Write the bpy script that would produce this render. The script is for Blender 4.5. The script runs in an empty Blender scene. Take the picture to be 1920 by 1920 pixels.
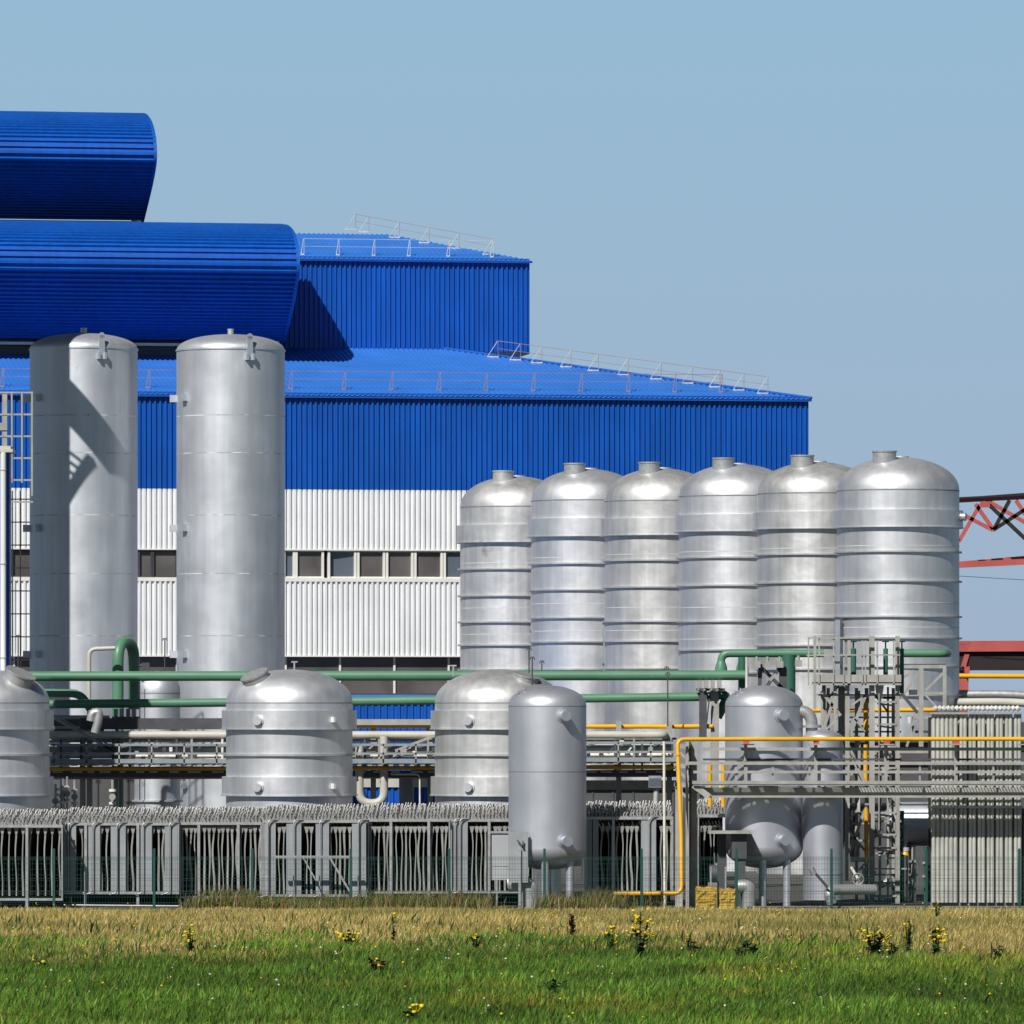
import bpy, math, random
import numpy as np
from mathutils import Vector, Matrix
random.seed(7)
rng = np.random.default_rng(11)
R = math.radians
scene = bpy.context.scene

# ------------------------------------------------------------------ camera
F, YH, CAMZ = 13000.0, 1330.0, 7.25      # focal length in photo pixels, horizon row, eye height
cam_d = bpy.data.cameras.new('camera'); cam = bpy.data.objects.new('camera', cam_d)
scene.collection.objects.link(cam); scene.camera = cam
cam.location = (0, 0, CAMZ); cam.rotation_euler = (R(90), 0, 0)
cam_d.sensor_width = 36; cam_d.lens = 36 * F / 1920
cam_d.shift_y = (YH - 960) / 1920
cam_d.clip_start = 1; cam_d.clip_end = 6000
cam_d.dof.use_dof = True; cam_d.dof.focus_distance = 275; cam_d.dof.aperture_fstop = 5.6

# ------------------------------------------------------------------ light
SUN_AZ, SUN_EL = R(26), R(42)           # degrees left of straight behind the camera
world = bpy.data.worlds.new('World'); scene.world = world; world.use_nodes = True
nt = world.node_tree; bg = nt.nodes['Background']
sky = nt.nodes.new('ShaderNodeTexSky'); sky.sky_type = 'NISHITA'; sky.sun_disc = False
sky.sun_elevation = SUN_EL; sky.sun_rotation = R(180) + SUN_AZ
sky.altitude = 200; sky.air_density = 1.0; sky.dust_density = 0.6; sky.ozone_density = 2.2
# summer haze low over the horizon: the Nishita sky blends into a pale blue air colour near eye level
tcw = nt.nodes.new('ShaderNodeTexCoord'); sxw = nt.nodes.new('ShaderNodeSeparateXYZ'); nt.links.new(tcw.outputs['Generated'], sxw.inputs[0])
hz = nt.nodes.new('ShaderNodeMapRange'); hz.inputs[1].default_value = 0.105; hz.inputs[2].default_value = 0.24; hz.inputs[3].default_value = 1; hz.inputs[4].default_value = 0
nt.links.new(sxw.outputs[2], hz.inputs[0])
air = nt.nodes.new('ShaderNodeValToRGB'); air.color_ramp.elements[0].position = 0; air.color_ramp.elements[0].color = (.352, .452, .588, 1)
air.color_ramp.elements[1].position = .12; air.color_ramp.elements[1].color = (.30, .50, .67, 1); nt.links.new(sxw.outputs[2], air.inputs[0])
BGS = 0.05
sc_ = nt.nodes.new('ShaderNodeVectorMath'); sc_.operation = 'SCALE'; sc_.inputs['Scale'].default_value = 1 / BGS; nt.links.new(air.outputs[0], sc_.inputs[0])
mxw = nt.nodes.new('ShaderNodeMix'); mxw.data_type = 'RGBA'; nt.links.new(hz.outputs[0], mxw.inputs[0])
deep = nt.nodes.new('ShaderNodeVectorMath'); deep.operation = 'SCALE'; deep.inputs['Scale'].default_value = .30
nt.links.new(sky.outputs[0], deep.inputs[0]); nt.links.new(deep.outputs[0], mxw.inputs[6]); nt.links.new(sc_.outputs[0], mxw.inputs[7])
nt.links.new(mxw.outputs[2], bg.inputs[0]); bg.inputs[1].default_value = BGS
sd = bpy.data.lights.new('sun', 'SUN'); so = bpy.data.objects.new('sun', sd); scene.collection.objects.link(so)
sd.energy = 5.0; sd.angle = R(0.5); sd.color = (1.0, 0.97, 0.92)
to_sun = Vector((-math.sin(SUN_AZ) * math.cos(SUN_EL), -math.cos(SUN_AZ) * math.cos(SUN_EL), math.sin(SUN_EL)))
so.rotation_euler = to_sun.to_track_quat('Z', 'Y').to_euler(); so.location = (0, 100, 80)
scene.view_settings.view_transform = 'Standard'; scene.view_settings.look = 'None'
scene.view_settings.exposure = 0.0; scene.view_settings.gamma = 1

# ------------------------------------------------------------------ helpers
def W(px, py, D):
    return Vector(((px - 960) * D / F, D, CAMZ - (py - YH) * D / F))
def X(px, D): return (px - 960) * D / F
def Z(py, D): return CAMZ - (py - YH) * D / F
def L(n, D): return n * D / F            # photo pixels to metres at a distance

MATS = {}
def mat(name, col, rough=.5, metal=0.0, var=.12, scale=1.5, streak=0.0, bump=0.0, spots=None, spec=None):
    m = bpy.data.materials.new(name); m.use_nodes = True; n = m.node_tree.nodes; l = m.node_tree.links
    b = n['Principled BSDF']; b.inputs['Roughness'].default_value = rough; b.inputs['Metallic'].default_value = metal
    if spec is not None: b.inputs['Specular IOR Level'].default_value = spec
    tc = n.new('ShaderNodeNewGeometry')
    nz = n.new('ShaderNodeTexNoise'); nz.inputs['Scale'].default_value = scale; nz.inputs['Detail'].default_value = 5
    mp = n.new('ShaderNodeMapping'); l.new(tc.outputs['Position'], mp.inputs[0]); l.new(mp.outputs[0], nz.inputs['Vector'])
    cr = n.new('ShaderNodeValToRGB'); l.new(nz.outputs['Fac'], cr.inputs[0])
    c = Vector(col[:3])
    cr.color_ramp.elements[0].position = .3; cr.color_ramp.elements[1].position = .7
    cr.color_ramp.elements[0].color = (*(c * (1 - var)), 1); cr.color_ramp.elements[1].color = (*[min(1, v) for v in c * (1 + var)], 1)
    out = cr.outputs[0]
    if streak:
        n2 = n.new('ShaderNodeTexNoise'); n2.inputs['Scale'].default_value = 1; n2.inputs['Detail'].default_value = 6
        mp2 = n.new('ShaderNodeMapping'); mp2.inputs['Scale'].default_value = (3.5, 3.5, .22)
        l.new(tc.outputs['Position'], mp2.inputs[0]); l.new(mp2.outputs[0], n2.inputs['Vector'])
        r2 = n.new('ShaderNodeMapRange'); r2.inputs[1].default_value = .35; r2.inputs[2].default_value = .7
        r2.inputs[3].default_value = 1 - streak; r2.inputs[4].default_value = 1 + streak * .5
        l.new(n2.outputs['Fac'], r2.inputs[0])
        mx = n.new('ShaderNodeVectorMath'); mx.operation = 'SCALE'; l.new(out, mx.inputs[0]); l.new(r2.outputs[0], mx.inputs['Scale'])
        out = mx.outputs[0]
    if spots:                              # (colour, threshold, scale): dirt patches with a shape of their own
        n3 = n.new('ShaderNodeTexNoise'); n3.inputs['Scale'].default_value = spots[2]; n3.inputs['Detail'].default_value = 8
        n3.inputs['Roughness'].default_value = .7
        mp3 = n.new('ShaderNodeMapping'); mp3.inputs['Location'].default_value = (31, 7, 3)
        l.new(tc.outputs['Position'], mp3.inputs[0]); l.new(mp3.outputs[0], n3.inputs['Vector'])
        r3 = n.new('ShaderNodeMapRange'); r3.inputs[1].default_value = spots[1]; r3.inputs[2].default_value = spots[1] + .12
        l.new(n3.outputs['Fac'], r3.inputs[0])
        mm = n.new('ShaderNodeMix'); mm.data_type = 'RGBA'; l.new(r3.outputs[0], mm.inputs[0]); l.new(out, mm.inputs[6])
        mm.inputs[7].default_value = (*spots[0], 1); out = mm.outputs[2]
    l.new(out, b.inputs['Base Color'])
    if metal > 0 or bump:
        rr = n.new('ShaderNodeMapRange'); rr.inputs[3].default_value = rough - .07; rr.inputs[4].default_value = rough + .1
        l.new(nz.outputs['Fac'], rr.inputs[0]); l.new(rr.outputs[0], b.inputs['Roughness'])
    if bump:
        n4 = n.new('ShaderNodeTexNoise'); n4.inputs['Scale'].default_value = 1.3; n4.inputs['Detail'].default_value = 2
        l.new(tc.outputs['Position'], n4.inputs['Vector'])
        bp = n.new('ShaderNodeBump'); bp.inputs['Strength'].default_value = 1; bp.inputs['Distance'].default_value = bump
        l.new(n4.outputs['Fac'], bp.inputs['Height']); l.new(bp.outputs[0], b.inputs['Normal'])
    MATS[name] = m; return m

GRIME = (.20, .19, .16)
mat('alu', (.71, .72, .745), .51, .80, .07, .9, .10, .016, (GRIME, .70, .7))
mat('alu_worn', (.68, .68, .68), .52, .78, .10, .8, .15, .025, ((.34, .31, .26), .64, .6))
mat('silo_paint', (.63, .655, .70), .52, .75, .08, .7, .08, .01, ((.30, .31, .33), .66, .8))
mat('vessel_paint', (.56, .575, .63), .47, .70, .05, .8, .05, .006)
mat('seam', (.68, .68, .67), .5, .2, .12, 2)
mat('seam_dark', (.24, .24, .24), .6, .3, .2, 3)
mat('flange', (.50, .50, .50), .5, .5, .15, 2, 0, 0, ((.35, .25, .13), .64, 1.2))
mat('blue', (.003, .088, .43), .45, 0, .10, .35, .16, 0, None, .35)
mat('blue_roof_lit', (.035, .185, .62), .45, 0, .08, .5, 0, 0, None, .6)  # lighter than the wall blue: sun and sky sheen put into the colour
mat('blue_trim', (.01, .10, .42), .4, 0, .08, 1)
mat('white_panel', (.75, .765, .78), .5, 0, .04, .6, .08)
mat('frame_white', (.74, .73, .68), .55, 0, .06, 1.5)
mat('glass_dark', (.10, .092, .09), .3, 0, .35, .5)
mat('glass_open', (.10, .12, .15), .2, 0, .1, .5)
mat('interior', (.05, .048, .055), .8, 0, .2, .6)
mat('steel', (.36, .355, .325), .55, .15, .12, 2.5, .10)
mat('steel_blue', (.27, .305, .32), .55, .15, .12, 2.5)
mat('steel_dark', (.07, .07, .08), .6, .1, .2, 2)
mat('galv', (.43, .435, .435), .42, .5, .12, 5)
mat('green_pipe', (.09, .225, .135), .42, 0, .10, .8, 0, 0, ((.16, .36, .2), .66, 1.5))
mat('green_dark', (.035, .13, .09), .45, 0, .12, 1)
mat('green_post', (.008, .06, .05), .5, 0, .1, 2)
mat('yellow', (.76, .40, .012), .38, 0, .08, 1.2, 0, 0, ((.75, .25, .03), .68, 2))
mat('beige_pipe', (.50, .485, .42), .45, 0, .10, 1, 0, 0, ((.38, .33, .24), .62, 1.5))
mat('plate_shaded', (.07, .07, .07), .7, 0, .2, 1.2)  # shaded copy of the plate grey: shadow between plates put into the colour
mat('plate_grey', (.31, .31, .295), .55, .25, .2, 1.2, .12)
mat('tube_grey', (.50, .50, .455), .55, .2, .12, 1.5, .15)
mat('panel_grey', (.33, .35, .37), .5, .3, .10, 1.1, .12)
mat('tube_metal', (.34, .34, .33), .42, .35, .2, 3)
mat('roller', (.52, .51, .46), .6, 0, .35, 9)
mat('insulator', (.70, .68, .60), .4, 0, .15, 4)
mat('red_paint', (.42, .085, .075), .5, 0, .12, .7, 0, 0, ((.28, .06, .05), .62, .5))
mat('red_shaded', (.013, .006, .008), .7, 0, .2, .6)  # dark copy of the red: the girder's shaded underside put into the colour
mat('rust_rail', (.26, .17, .15), .6, 0, .2, 2)
mat('rail_white', (.50, .50, .49), .5, 0, .2, 2)
mat('concrete', (.20, .19, .18), .9, 0, .15, 1.5)
mat('yellow_block', (.50, .33, .05), .85, 0, .2, 2.5, 0, 0, ((.16, .10, .04), .60, 3.0))
mat('cabinet', (.45, .46, .48), .45, .2, .08, 1, .08)
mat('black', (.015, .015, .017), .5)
mat('dark_shed', (.075, .075, .08), .7, 0, .2, .6)
mat('weed_green', (.035, .09, .015), .6, 0, .4, 5)
mat('weed_dark', (.02, .045, .012), .6, 0, .3, 5)
mat('flower_yellow', (.75, .55, .01), .6, 0, .15, 9)
mat('dock_brown', (.10, .045, .03), .8, 0, .3, 9)

class MB:
    """collects shapes into ONE mesh"""
    def __init__(s): s.v = []; s.f = []; s.m = []; s.sm = []
    def add(s, vs, fs, mi=0, smooth=False):
        o = len(s.v); s.v += [tuple(v) for v in vs]
        for f in fs: s.f.append([i + o for i in f]); s.m.append(mi); s.sm.append(smooth)
    def box(s, x0, x1, y0, y1, z0, z1, mi=0):
        if x0 > x1: x0, x1 = x1, x0
        if y0 > y1: y0, y1 = y1, y0
        if z0 > z1: z0, z1 = z1, z0
        s.add([(x0, y0, z0), (x1, y0, z0), (x1, y1, z0), (x0, y1, z0), (x0, y0, z1), (x1, y0, z1), (x1, y1, z1), (x0, y1, z1)],
              [(0, 3, 2, 1), (4, 5, 6, 7), (0, 1, 5, 4), (1, 2, 6, 5), (2, 3, 7, 6), (3, 0, 4, 7)], mi)
    def bar(s, a, b, w, d=None, mi=0, up=Vector((0, 1, 0))):
        """box section along a->b, w across, d in depth"""
        a = Vector(a); b = Vector(b); d = d or w; t = (b - a).normalized()
        if abs(t.dot(up)) > .95: up = Vector((1, 0, 0))
        q = t.cross(up).normalized() * (w / 2); p = q.cross(t).normalized() * (d / 2)
        vs = [a + q + p, a - q + p, a - q - p, a + q - p, b + q + p, b - q + p, b - q - p, b + q - p]
        s.add(vs, [(0, 1, 2, 3), (7, 6, 5, 4), (0, 4, 5, 1), (1, 5, 6, 2), (2, 6, 7, 3), (3, 7, 4, 0)], mi)
    def tube(s, pts, r, n=10, mi=0, caps=True):
        pts = [Vector(p) for p in pts]; rs = r if isinstance(r, (list, tuple)) else [r] * len(pts)
        rings = []; prev = None
        for i, p in enumerate(pts):
            t = ((pts[i + 1] - p) if i < len(pts) - 1 else (p - pts[i - 1])).normalized()
            if 0 < i < len(pts) - 1:
                t = (t + (p - pts[i - 1]).normalized()).normalized()
            if prev is None:
                ref = Vector((0, 1, 0)) if abs(t.y) < .9 else Vector((1, 0, 0)); u = t.cross(ref).normalized()
            else: u = (prev - t * prev.dot(t)).normalized()
            prev = u; w = t.cross(u)
            rings.append([p + (u * math.cos(6.28318530718 * k / n) + w * math.sin(6.28318530718 * k / n)) * rs[i] for k in range(n)])
        vs = [v for g in rings for v in g]
        fs = [(i * n + k, i * n + (k + 1) % n, (i + 1) * n + (k + 1) % n, (i + 1) * n + k) for i in range(len(pts) - 1) for k in range(n)]
        s.add(vs, fs, mi, n > 5)
        if caps: s.add(rings[0] + rings[-1], [tuple(range(n))[::-1], tuple(range(n, 2 * n))], mi)
    def lathe(s, runs, c=(0, 0), n=96, a0=0.0, a1=None, mi=0):
        """runs: list of (profile [(r,z)...], material index); each run is smooth inside and sharp at its ends"""
        full = a1 is None; A1 = 2 * math.pi if full else a1; k = n if full else n + 1
        for prof, m in runs:
            vs = [(c[0] + r * math.cos(a0 + (A1 - a0) * j / n), c[1] + r * math.sin(a0 + (A1 - a0) * j / n), z) for r, z in prof for j in range(k)]
            fs = []
            for i in range(len(prof) - 1):
                for j in range(n):
                    j2 = (j + 1) % k
                    fs.append((i * k + j, i * k + j2, (i + 1) * k + j2, (i + 1) * k + j))
            s.add(vs, fs, m, True)
    def build(s, name, mats, parent=None, **tags):
        me = bpy.data.meshes.new(name); off = Vector((0, 0, 0))
        if parent is not None:
            off = parent.matrix_world.translation.copy() if parent.type == 'EMPTY' else ORIG[parent.name]
        me.from_pydata([(x - off.x, y - off.y, z - off.z) for x, y, z in s.v], [], s.f)
        for q in (mats if isinstance(mats, (list, tuple)) else [mats]): me.materials.append(MATS[q] if isinstance(q, str) else q)
        me.polygons.foreach_set('material_index', s.m); me.polygons.foreach_set('use_smooth', s.sm); me.update()
        o = bpy.data.objects.new(name, me); scene.collection.objects.link(o)
        ORIG[o.name] = off
        if parent is not None: o.parent = parent
        for k_, v_ in tags.items(): o[k_] = v_
        return o
ORIG = {}
def bend(pts, r, n=6):
    """round the corners of a polyline"""
    pts = [Vector(p) for p in pts]; out = [pts[0]]
    for i in range(1, len(pts) - 1):
        a, b, c = pts[i - 1], pts[i], pts[i + 1]
        q = min(r, (b - a).length * .48, (c - b).length * .48)
        p0 = b + (a - b).normalized() * q; p2 = b + (c - b).normalized() * q
        for k in range(n + 1):
            t = k / n; out.append(p0 * (1 - t) ** 2 + b * 2 * t * (1 - t) + p2 * t * t)
    out.append(pts[-1]); return out
def thing(name, label, cat, loc, group=None):
    o = bpy.data.objects.new(name, None); scene.collection.objects.link(o); o.location = loc; o.empty_display_size = .3
    o.matrix_world = Matrix.Translation(Vector(loc))
    o['label'] = label; o['category'] = cat
    if group: o['group'] = group
    return o
def dup(src, parent, loc=None):
    c = src.copy(); scene.collection.objects.link(c); c.parent = parent
    if loc is not None: c.location = loc
    ORIG[c.name] = ORIG.get(src.name, Vector((0, 0, 0)))
    return c
def pipe(name, label, pts, r, m, group=None, n=12, br=.5, cat='pipe', flanges=()):
    """one run of pipe as a single top-level thing"""
    t = thing(name, label, cat, (Vector(pts[0]).x, Vector(pts[0]).y, Vector(pts[0]).z), group)
    b = MB(); b.tube(bend(pts, br) if len(pts) > 2 else pts, r, n); b.build('pipe_run', m, t)
    for f in flanges:
        g = MB(); a, d = Vector(f[0]), Vector(f[1]).normalized(); g.tube([a - d * .05, a + d * .05], r * 1.6, n); g.build('flange', m, t)
    return t
# ------------------------------------------------------------------ ground
def noise_ground():
    m = bpy.data.materials.new('field_soil'); m.use_nodes = True; n = m.node_tree.nodes; l = m.node_tree.links
    b = n['Principled BSDF']; b.inputs['Roughness'].default_value = .95
    g = n.new('ShaderNodeNewGeometry'); sx = n.new('ShaderNodeSeparateXYZ'); l.new(g.outputs['Position'], sx.inputs[0])
    nz = n.new('ShaderNodeTexNoise'); nz.inputs['Scale'].default_value = .35; nz.inputs['Detail'].default_value = 6; l.new(g.outputs['Position'], nz.inputs['Vector'])
    ad = n.new('ShaderNodeMath'); ad.operation = 'MULTIPLY_ADD'; l.new(nz.outputs['Fac'], ad.inputs[0]); ad.inputs[1].default_value = 26; l.new(sx.outputs[1], ad.inputs[2])
    cr = n.new('ShaderNodeValToRGB'); mr = n.new('ShaderNodeMapRange'); mr.inputs[1].default_value = 190; mr.inputs[2].default_value = 280
    l.new(ad.outputs[0], mr.inputs[0]); l.new(mr.outputs[0], cr.inputs[0])
    e = cr.color_ramp.elements; e[0].position = .15; e[0].color = (.018, .035, .008, 1); e[1].position = .32; e[1].color = (.13, .10, .035, 1)
    e2 = e.new(.78); e2.color = (.10, .09, .04, 1); e3 = e.new(.86); e3.color = (.065, .06, .055, 1)
    l.new(cr.outputs[0], b.inputs['Base Color']); return m
MATS['soil'] = noise_ground()
b = MB(); b.add([(-1500, -200, 0), (1500, -200, 0), (1500, 4000, 0), (-1500, 4000, 0)], [(0, 1, 2, 3)])
b.build('ground', 'soil', None, kind='structure')

# ------------------------------------------------------------------ the blue hall
TH = R(10); CT, ST = math.cos(TH), math.sin(TH)
CX, CY = X(1516, 350), 350.0
def H(u, v, z): return Vector((CX - u * CT - v * ST, CY - u * ST + v * CT, z))
def UV(px, v):
    k = (px - 960) / F
    return (CX - v * ST - k * (CY + v * CT)) / (CT - k * ST)
def HZ(px, py, v):
    u = UV(px, v); return Z(py, CY - u * ST + v * CT)
UL = UV(-160, 0)                                    # left end of the hall, outside the frame
hall = thing('factory_hall', 'large factory hall with stepped blue roofs and blue and white ribbed walls', 'factory', H(0, 0, 0))

def ribs(u0, u1, pitch, depth):
    """trapezoid rib profile: (u, outward offset) pairs"""
    out = []; u = u0
    while u < u1 - 1e-6:
        for a, d in ((0, 0), (.40, 0), (.52, depth), (.88, depth), (1, 0)):
            out.append((min(u + a * pitch, u1), d))
        u += pitch
    res = [out[0]]
    for q in out[1:]:
        if q[0] > res[-1][0] + 1e-5: res.append(q)
    return res
def ribbed_wall(name, m, u0, u1, v, z0, z1, pitch=.26, depth=.10, parent=hall):
    b = MB(); pr = ribs(u0, u1, pitch, depth); vs = []
    for u, d in pr: vs += [H(u, v - d, z0), H(u, v - d, z1)]
    b.add(vs, [(2 * i, 2 * i + 1, 2 * i + 3, 2 * i + 2) for i in range(len(pr) - 1)])
    b.add([H(u0, v, z0), H(u1, v, z0), H(u1, v + .25, z0), H(u0, v + .25, z0), H(u0, v, z1), H(u1, v, z1), H(u1, v + .25, z1), H(u0, v + .25, z1)],
          [(0, 1, 2, 3), (4, 7, 6, 5), (1, 5, 6, 2), (0, 3, 7, 4), (3, 2, 6, 7)])
    return b.build(name, m, parent)
def hbox(b, u0, u1, v0, v1, z0, z1, mi=0):
    b.add([H(u0, v0, z0), H(u1, v0, z0), H(u1, v1, z0), H(u0, v1, z0), H(u0, v0, z1), H(u1, v0, z1), H(u1, v1, z1), H(u0, v1, z1)],
          [(0, 1, 2, 3), (4, 7, 6, 5), (0, 4, 5, 1), (1, 5, 6, 2), (2, 6, 7, 3), (3, 7, 4, 0)], mi)
ZE = HZ(760, 741.5, 0)                              # eave
Z1, Z2 = HZ(700, 918, 0), HZ(700, 1030, 0)          # upper white band
Z3, Z4 = HZ(700, 1091, 0), HZ(700, 1229, 0)         # lower white band
Z5 = HZ(700, 1300, 0)
ribbed_wall('wall_panel', 'blue', 0, UL, 0, Z1, ZE + .1)
ribbed_wall('wall_panel', 'white_panel', 0, UL, .02, Z2, Z1 - .003)
ribbed_wall('wall_panel', 'white_panel', 0, UL, .02, Z4, Z3)
ribbed_wall('wall_panel', 'blue', 0, UL, 0, 0, Z5 - .4)
b = MB(); hbox(b, 0, UL, -.10, .26, Z2 - .07, Z2 - .002); hbox(b, 0, UL, -.12, .26, Z4 - .07, Z4 - .002)
hbox(b, 0, UL, -.09, .26, Z3 + .002, Z3 + .19); b.build('sill', 'frame_white', hall)
# window band
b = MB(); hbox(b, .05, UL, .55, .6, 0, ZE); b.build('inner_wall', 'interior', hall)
edges = [(-12, 20), (24, 60), (64, 104), (108, 150), (154, 196), (200, 240), (262, 284), (287, 330), (334, 380), (384, 430), (434, 480), (484, 530),
         (535, 549), (558, 603), (619, 664), (674, 718), (728, 771), (781, 826), (836, 878)]
for px0, px1 in edges + [(884 + 53 * i, 930 + 53 * i) for i in range(12)]:
    u1, u0 = UV(px0, 0), UV(px1, 0)
    f = MB(); w = .07; mull = 0 if px0 > 270 and px0 < 285 else 1
    hbox(f, u0 - .12, u0, -.01, .22, Z3 + .19, Z2 - .07); hbox(f, u1, u1 + .12, -.01, .22, Z3 + .19, Z2 - .07)
    hbox(f, u0, u1, .06, .22, Z3 + .19, Z3 + .26); hbox(f, u0, u1, .06, .22, Z2 - .13, Z2 - .07)
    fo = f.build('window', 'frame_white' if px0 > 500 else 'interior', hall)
    p = MB(); tilt = .16 if px0 in (619,) else 0.0
    p.add([H(u0, .16, Z3 + .26), H(u1, .16 + tilt, Z3 + .26), H(u1, .16 + tilt, Z2 - .13), H(u0, .16, Z2 - .13)], [(0, 1, 2, 3)])
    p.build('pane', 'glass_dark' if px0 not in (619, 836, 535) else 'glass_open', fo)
# recessed glazing under the lower white band
b = MB(); hbox(b, 0, UL, .35, .4, Z5, Z4 - .07); b.build('lower_glazing', 'glass_dark', hall)
for px in list(range(21, 880, 102)):
    u = UV(px + 6, 0); b = MB(); hbox(b, u - .05, u + .05, .25, .34, Z5, Z4 - .07); b.build('mullion', 'frame_white', hall)
b = MB(); hbox(b, 0, UL, -1.1, .34, Z5 - .12, Z5); hbox(b, 0, UL, -1.14, -1.1, Z5 - .4, Z5 - .05); b.build('canopy', 'steel_dark', hall)
# right end and back
b = MB()
b.add([H(0, 0, 0), H(0, 0, ZE), H(0, 45, ZE), H(0, 45, 0)], [(0, 1, 2, 3)]); b.add([H(UL, 0, 0), H(UL, 0, ZE), H(UL, 45, ZE), H(UL, 45, 0)], [(3, 2, 1, 0)])
b.add([H(0, 45, 0), H(0, 45, ZE), H(UL, 45, ZE), H(UL, 45, 0)], [(0, 1, 2, 3)]); b.build('end_wall', 'blue', hall)

def hip_roof(name, m, u0, u1, v0, vd, ze, rise, over=.32, pitch=.26, dep=.045):
    """front slope with ribs running up it, cut by a 45 degree hip at its right end"""
    b = MB(); pr = ribs(u0 - .1, u1, pitch, dep); sl = rise / vd
    def z(v, d): return ze + (v - v0) * sl + d
    vs = []
    for u, d in pr:
        vv = v0 + min(vd, max(-over, (u - u0)))
        vs += [H(u, v0 - over, z(v0 - over, d)), H(u, vv + .001, z(vv, d if vv < v0 + vd else d))]
    b.add(vs, [(2 * i, 2 * i + 1, 2 * i + 3, 2 * i + 2) for i in range(len(pr) - 1)])
    # underside at the eave and the right-hand slope
    b.add([H(u0 - .1, v0 - over, z(v0 - over, -.02)), H(u1, v0 - over, z(v0 - over, -.02)), H(u1, v0 + .1, z(v0, -.06)), H(u0 - .1, v0 + .1, z(v0, -.06))], [(0, 1, 2, 3)])
    b.add([H(u0 - .1, v0 - over, z(v0 - over, 0)), H(u0 + vd, v0 + vd, z(v0 + vd, 0)), H(u0 + vd, v0 + 2 * vd, z(v0 + vd, 0)), H(u0 - .1, v0 + 45, z(v0 - over, 0))], [(0, 1, 2, 3)])
    b.add([H(u0 + vd, v0 + vd, z(v0 + vd, 0)), H(u1, v0 + vd, z(v0 + vd, 0)), H(u1, v0 + 2 * vd + 8, z(v0 + vd, -.3)), H(u0 + vd, v0 + 2 * vd + 8, z(v0 + vd, -.3))], [(0, 1, 2, 3)])
    return b.build(name, m, hall)
VU = 16.0
RISE = HZ(800, 655, VU) - ZE
hip_roof('roof', 'blue_roof_lit', 0, UL, 0, VU, ZE, RISE)
# hip capping and eave trim
b = MB(); b.tube([H(-.1, -.3, ZE + .02), H(VU, VU, ZE + RISE + .06)], .07, 6); b.build('hip_cap', 'blue_trim', hall)
b = MB(); hbox(b, -.1, UL, -.30, -.26, ZE - .16, ZE - .055); b.build('eave_trim', 'blue_trim', hall)
# upper storey
u_r = UV(993, VU); ZU = HZ(790, 486, VU)
ZB = ZE + RISE
ribbed_wall('wall_panel', 'blue', u_r, UL, VU, ZB - .1, ZU + .08)
b = MB(); b.add([H(u_r, VU, ZB - .2), H(u_r, VU, ZU), H(u_r, VU + 22, ZU), H(u_r, VU + 22, ZB - .2)], [(0, 1, 2, 3)]); b.build('end_wall', 'blue', hall)
vd2 = 7.7; u720 = UV(722, VU + vd2); vd2 = u720 - u_r
RISE2 = HZ(700, 440, VU + vd2) - ZU
hip_roof('roof', 'blue_roof_lit', u_r, UL, VU, vd2, ZU, RISE2)
b = MB(); hbox(b, u_r - .1, UL, VU - .30, VU - .26, ZU - .16, ZU - .055); b.build('eave_trim', 'blue_trim', hall)

# curved roof monitors
def crom(P, n=10):
    P = [Vector(p) for p in P]; P = [P[0] * 2 - P[1]] + P + [P[-1] * 2 - P[-2]]; out = []
    for i in range(1, len(P) - 2):
        for k in range(n):
            t = k / n; a, b_, c, d = P[i - 1:i + 3]
            out.append(.5 * ((2 * b_) + (c - a) * t + (2 * a - 5 * b_ + 4 * c - d) * t * t + (3 * b_ - a - 3 * c + d) * t ** 3))
    out.append(P[-2]); return out
def monitor(pts, pxend, base_v, pitch=.325):
    u0 = UV(pxend, base_v)
    prof = crom([(v, HZ(px, py, v), 0) for px, v, py in pts], 12)
    # resample by arc length with ribs standing out of the skin
    seg = [0]
    for i in range(1, len(prof)): seg.append(seg[-1] + (prof[i] - prof[i - 1]).length)
    tot = seg[-1]
    def at(s):
        s = max(0, min(tot, s))
        for i in range(1, len(seg)):
            if s <= seg[i] + 1e-9:
                t = (s - seg[i - 1]) / max(1e-9, seg[i] - seg[i - 1]); p = prof[i - 1].lerp(prof[i], t); d = (prof[i] - prof[i - 1]).normalized()
                return p, Vector((-d.y, d.x, 0))
        return prof[-1], Vector((0, 1, 0))
    pl = []; s = 0
    while s < tot:
        for a, d in ((0, 0), (.50, 0), (.58, .11), (.92, .11)):
            p, nrm = at(s + a * pitch)
            if nrm.x > 0 and p.y < 0: pass
            pl.append(p + nrm * d)
        s += pitch
    pl.append(prof[-1])
    b = MB(); vs = []
    for p in pl: vs += [H(u0, p.x, p.y), H(UL, p.x, p.y)]
    b.add(vs, [(2 * i, 2 * i + 1, 2 * i + 3, 2 * i + 2) for i in range(len(pl) - 1)])
    o = b.build('roof_monitor', 'blue', hall)
    e = MB(); base = [p for p in prof]
    low = Vector((base[-1].x, base[0].y, 0))
    e.add([H(u0 - .02, p.x, p.y) for p in base + [low]], [tuple(range(len(base) + 1))]); e.build('end_panel', 'blue_trim', o)
    e = MB(); vs = []
    for i, p in enumerate(base):
        d = (base[min(i + 1, len(base) - 1)] - base[max(0, i - 1)]).normalized(); nr = Vector((-d.y, d.x, 0))
        q = p + nr * .10; vs += [H(u0 - .05, p.x - nr.x * .05, p.y - nr.y * .05), H(u0 - .05, q.x, q.y), H(u0 + .12, q.x, q.y)]
    fs = []
    for i in range(len(base) - 1): fs += [(3 * i, 3 * i + 1, 3 * i + 4, 3 * i + 3), (3 * i + 1, 3 * i + 2, 3 * i + 5, 3 * i + 4)]
    e.add(vs, fs); e.build('edge_trim', 'blue_trim', o)
    return o, u0, prof
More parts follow.
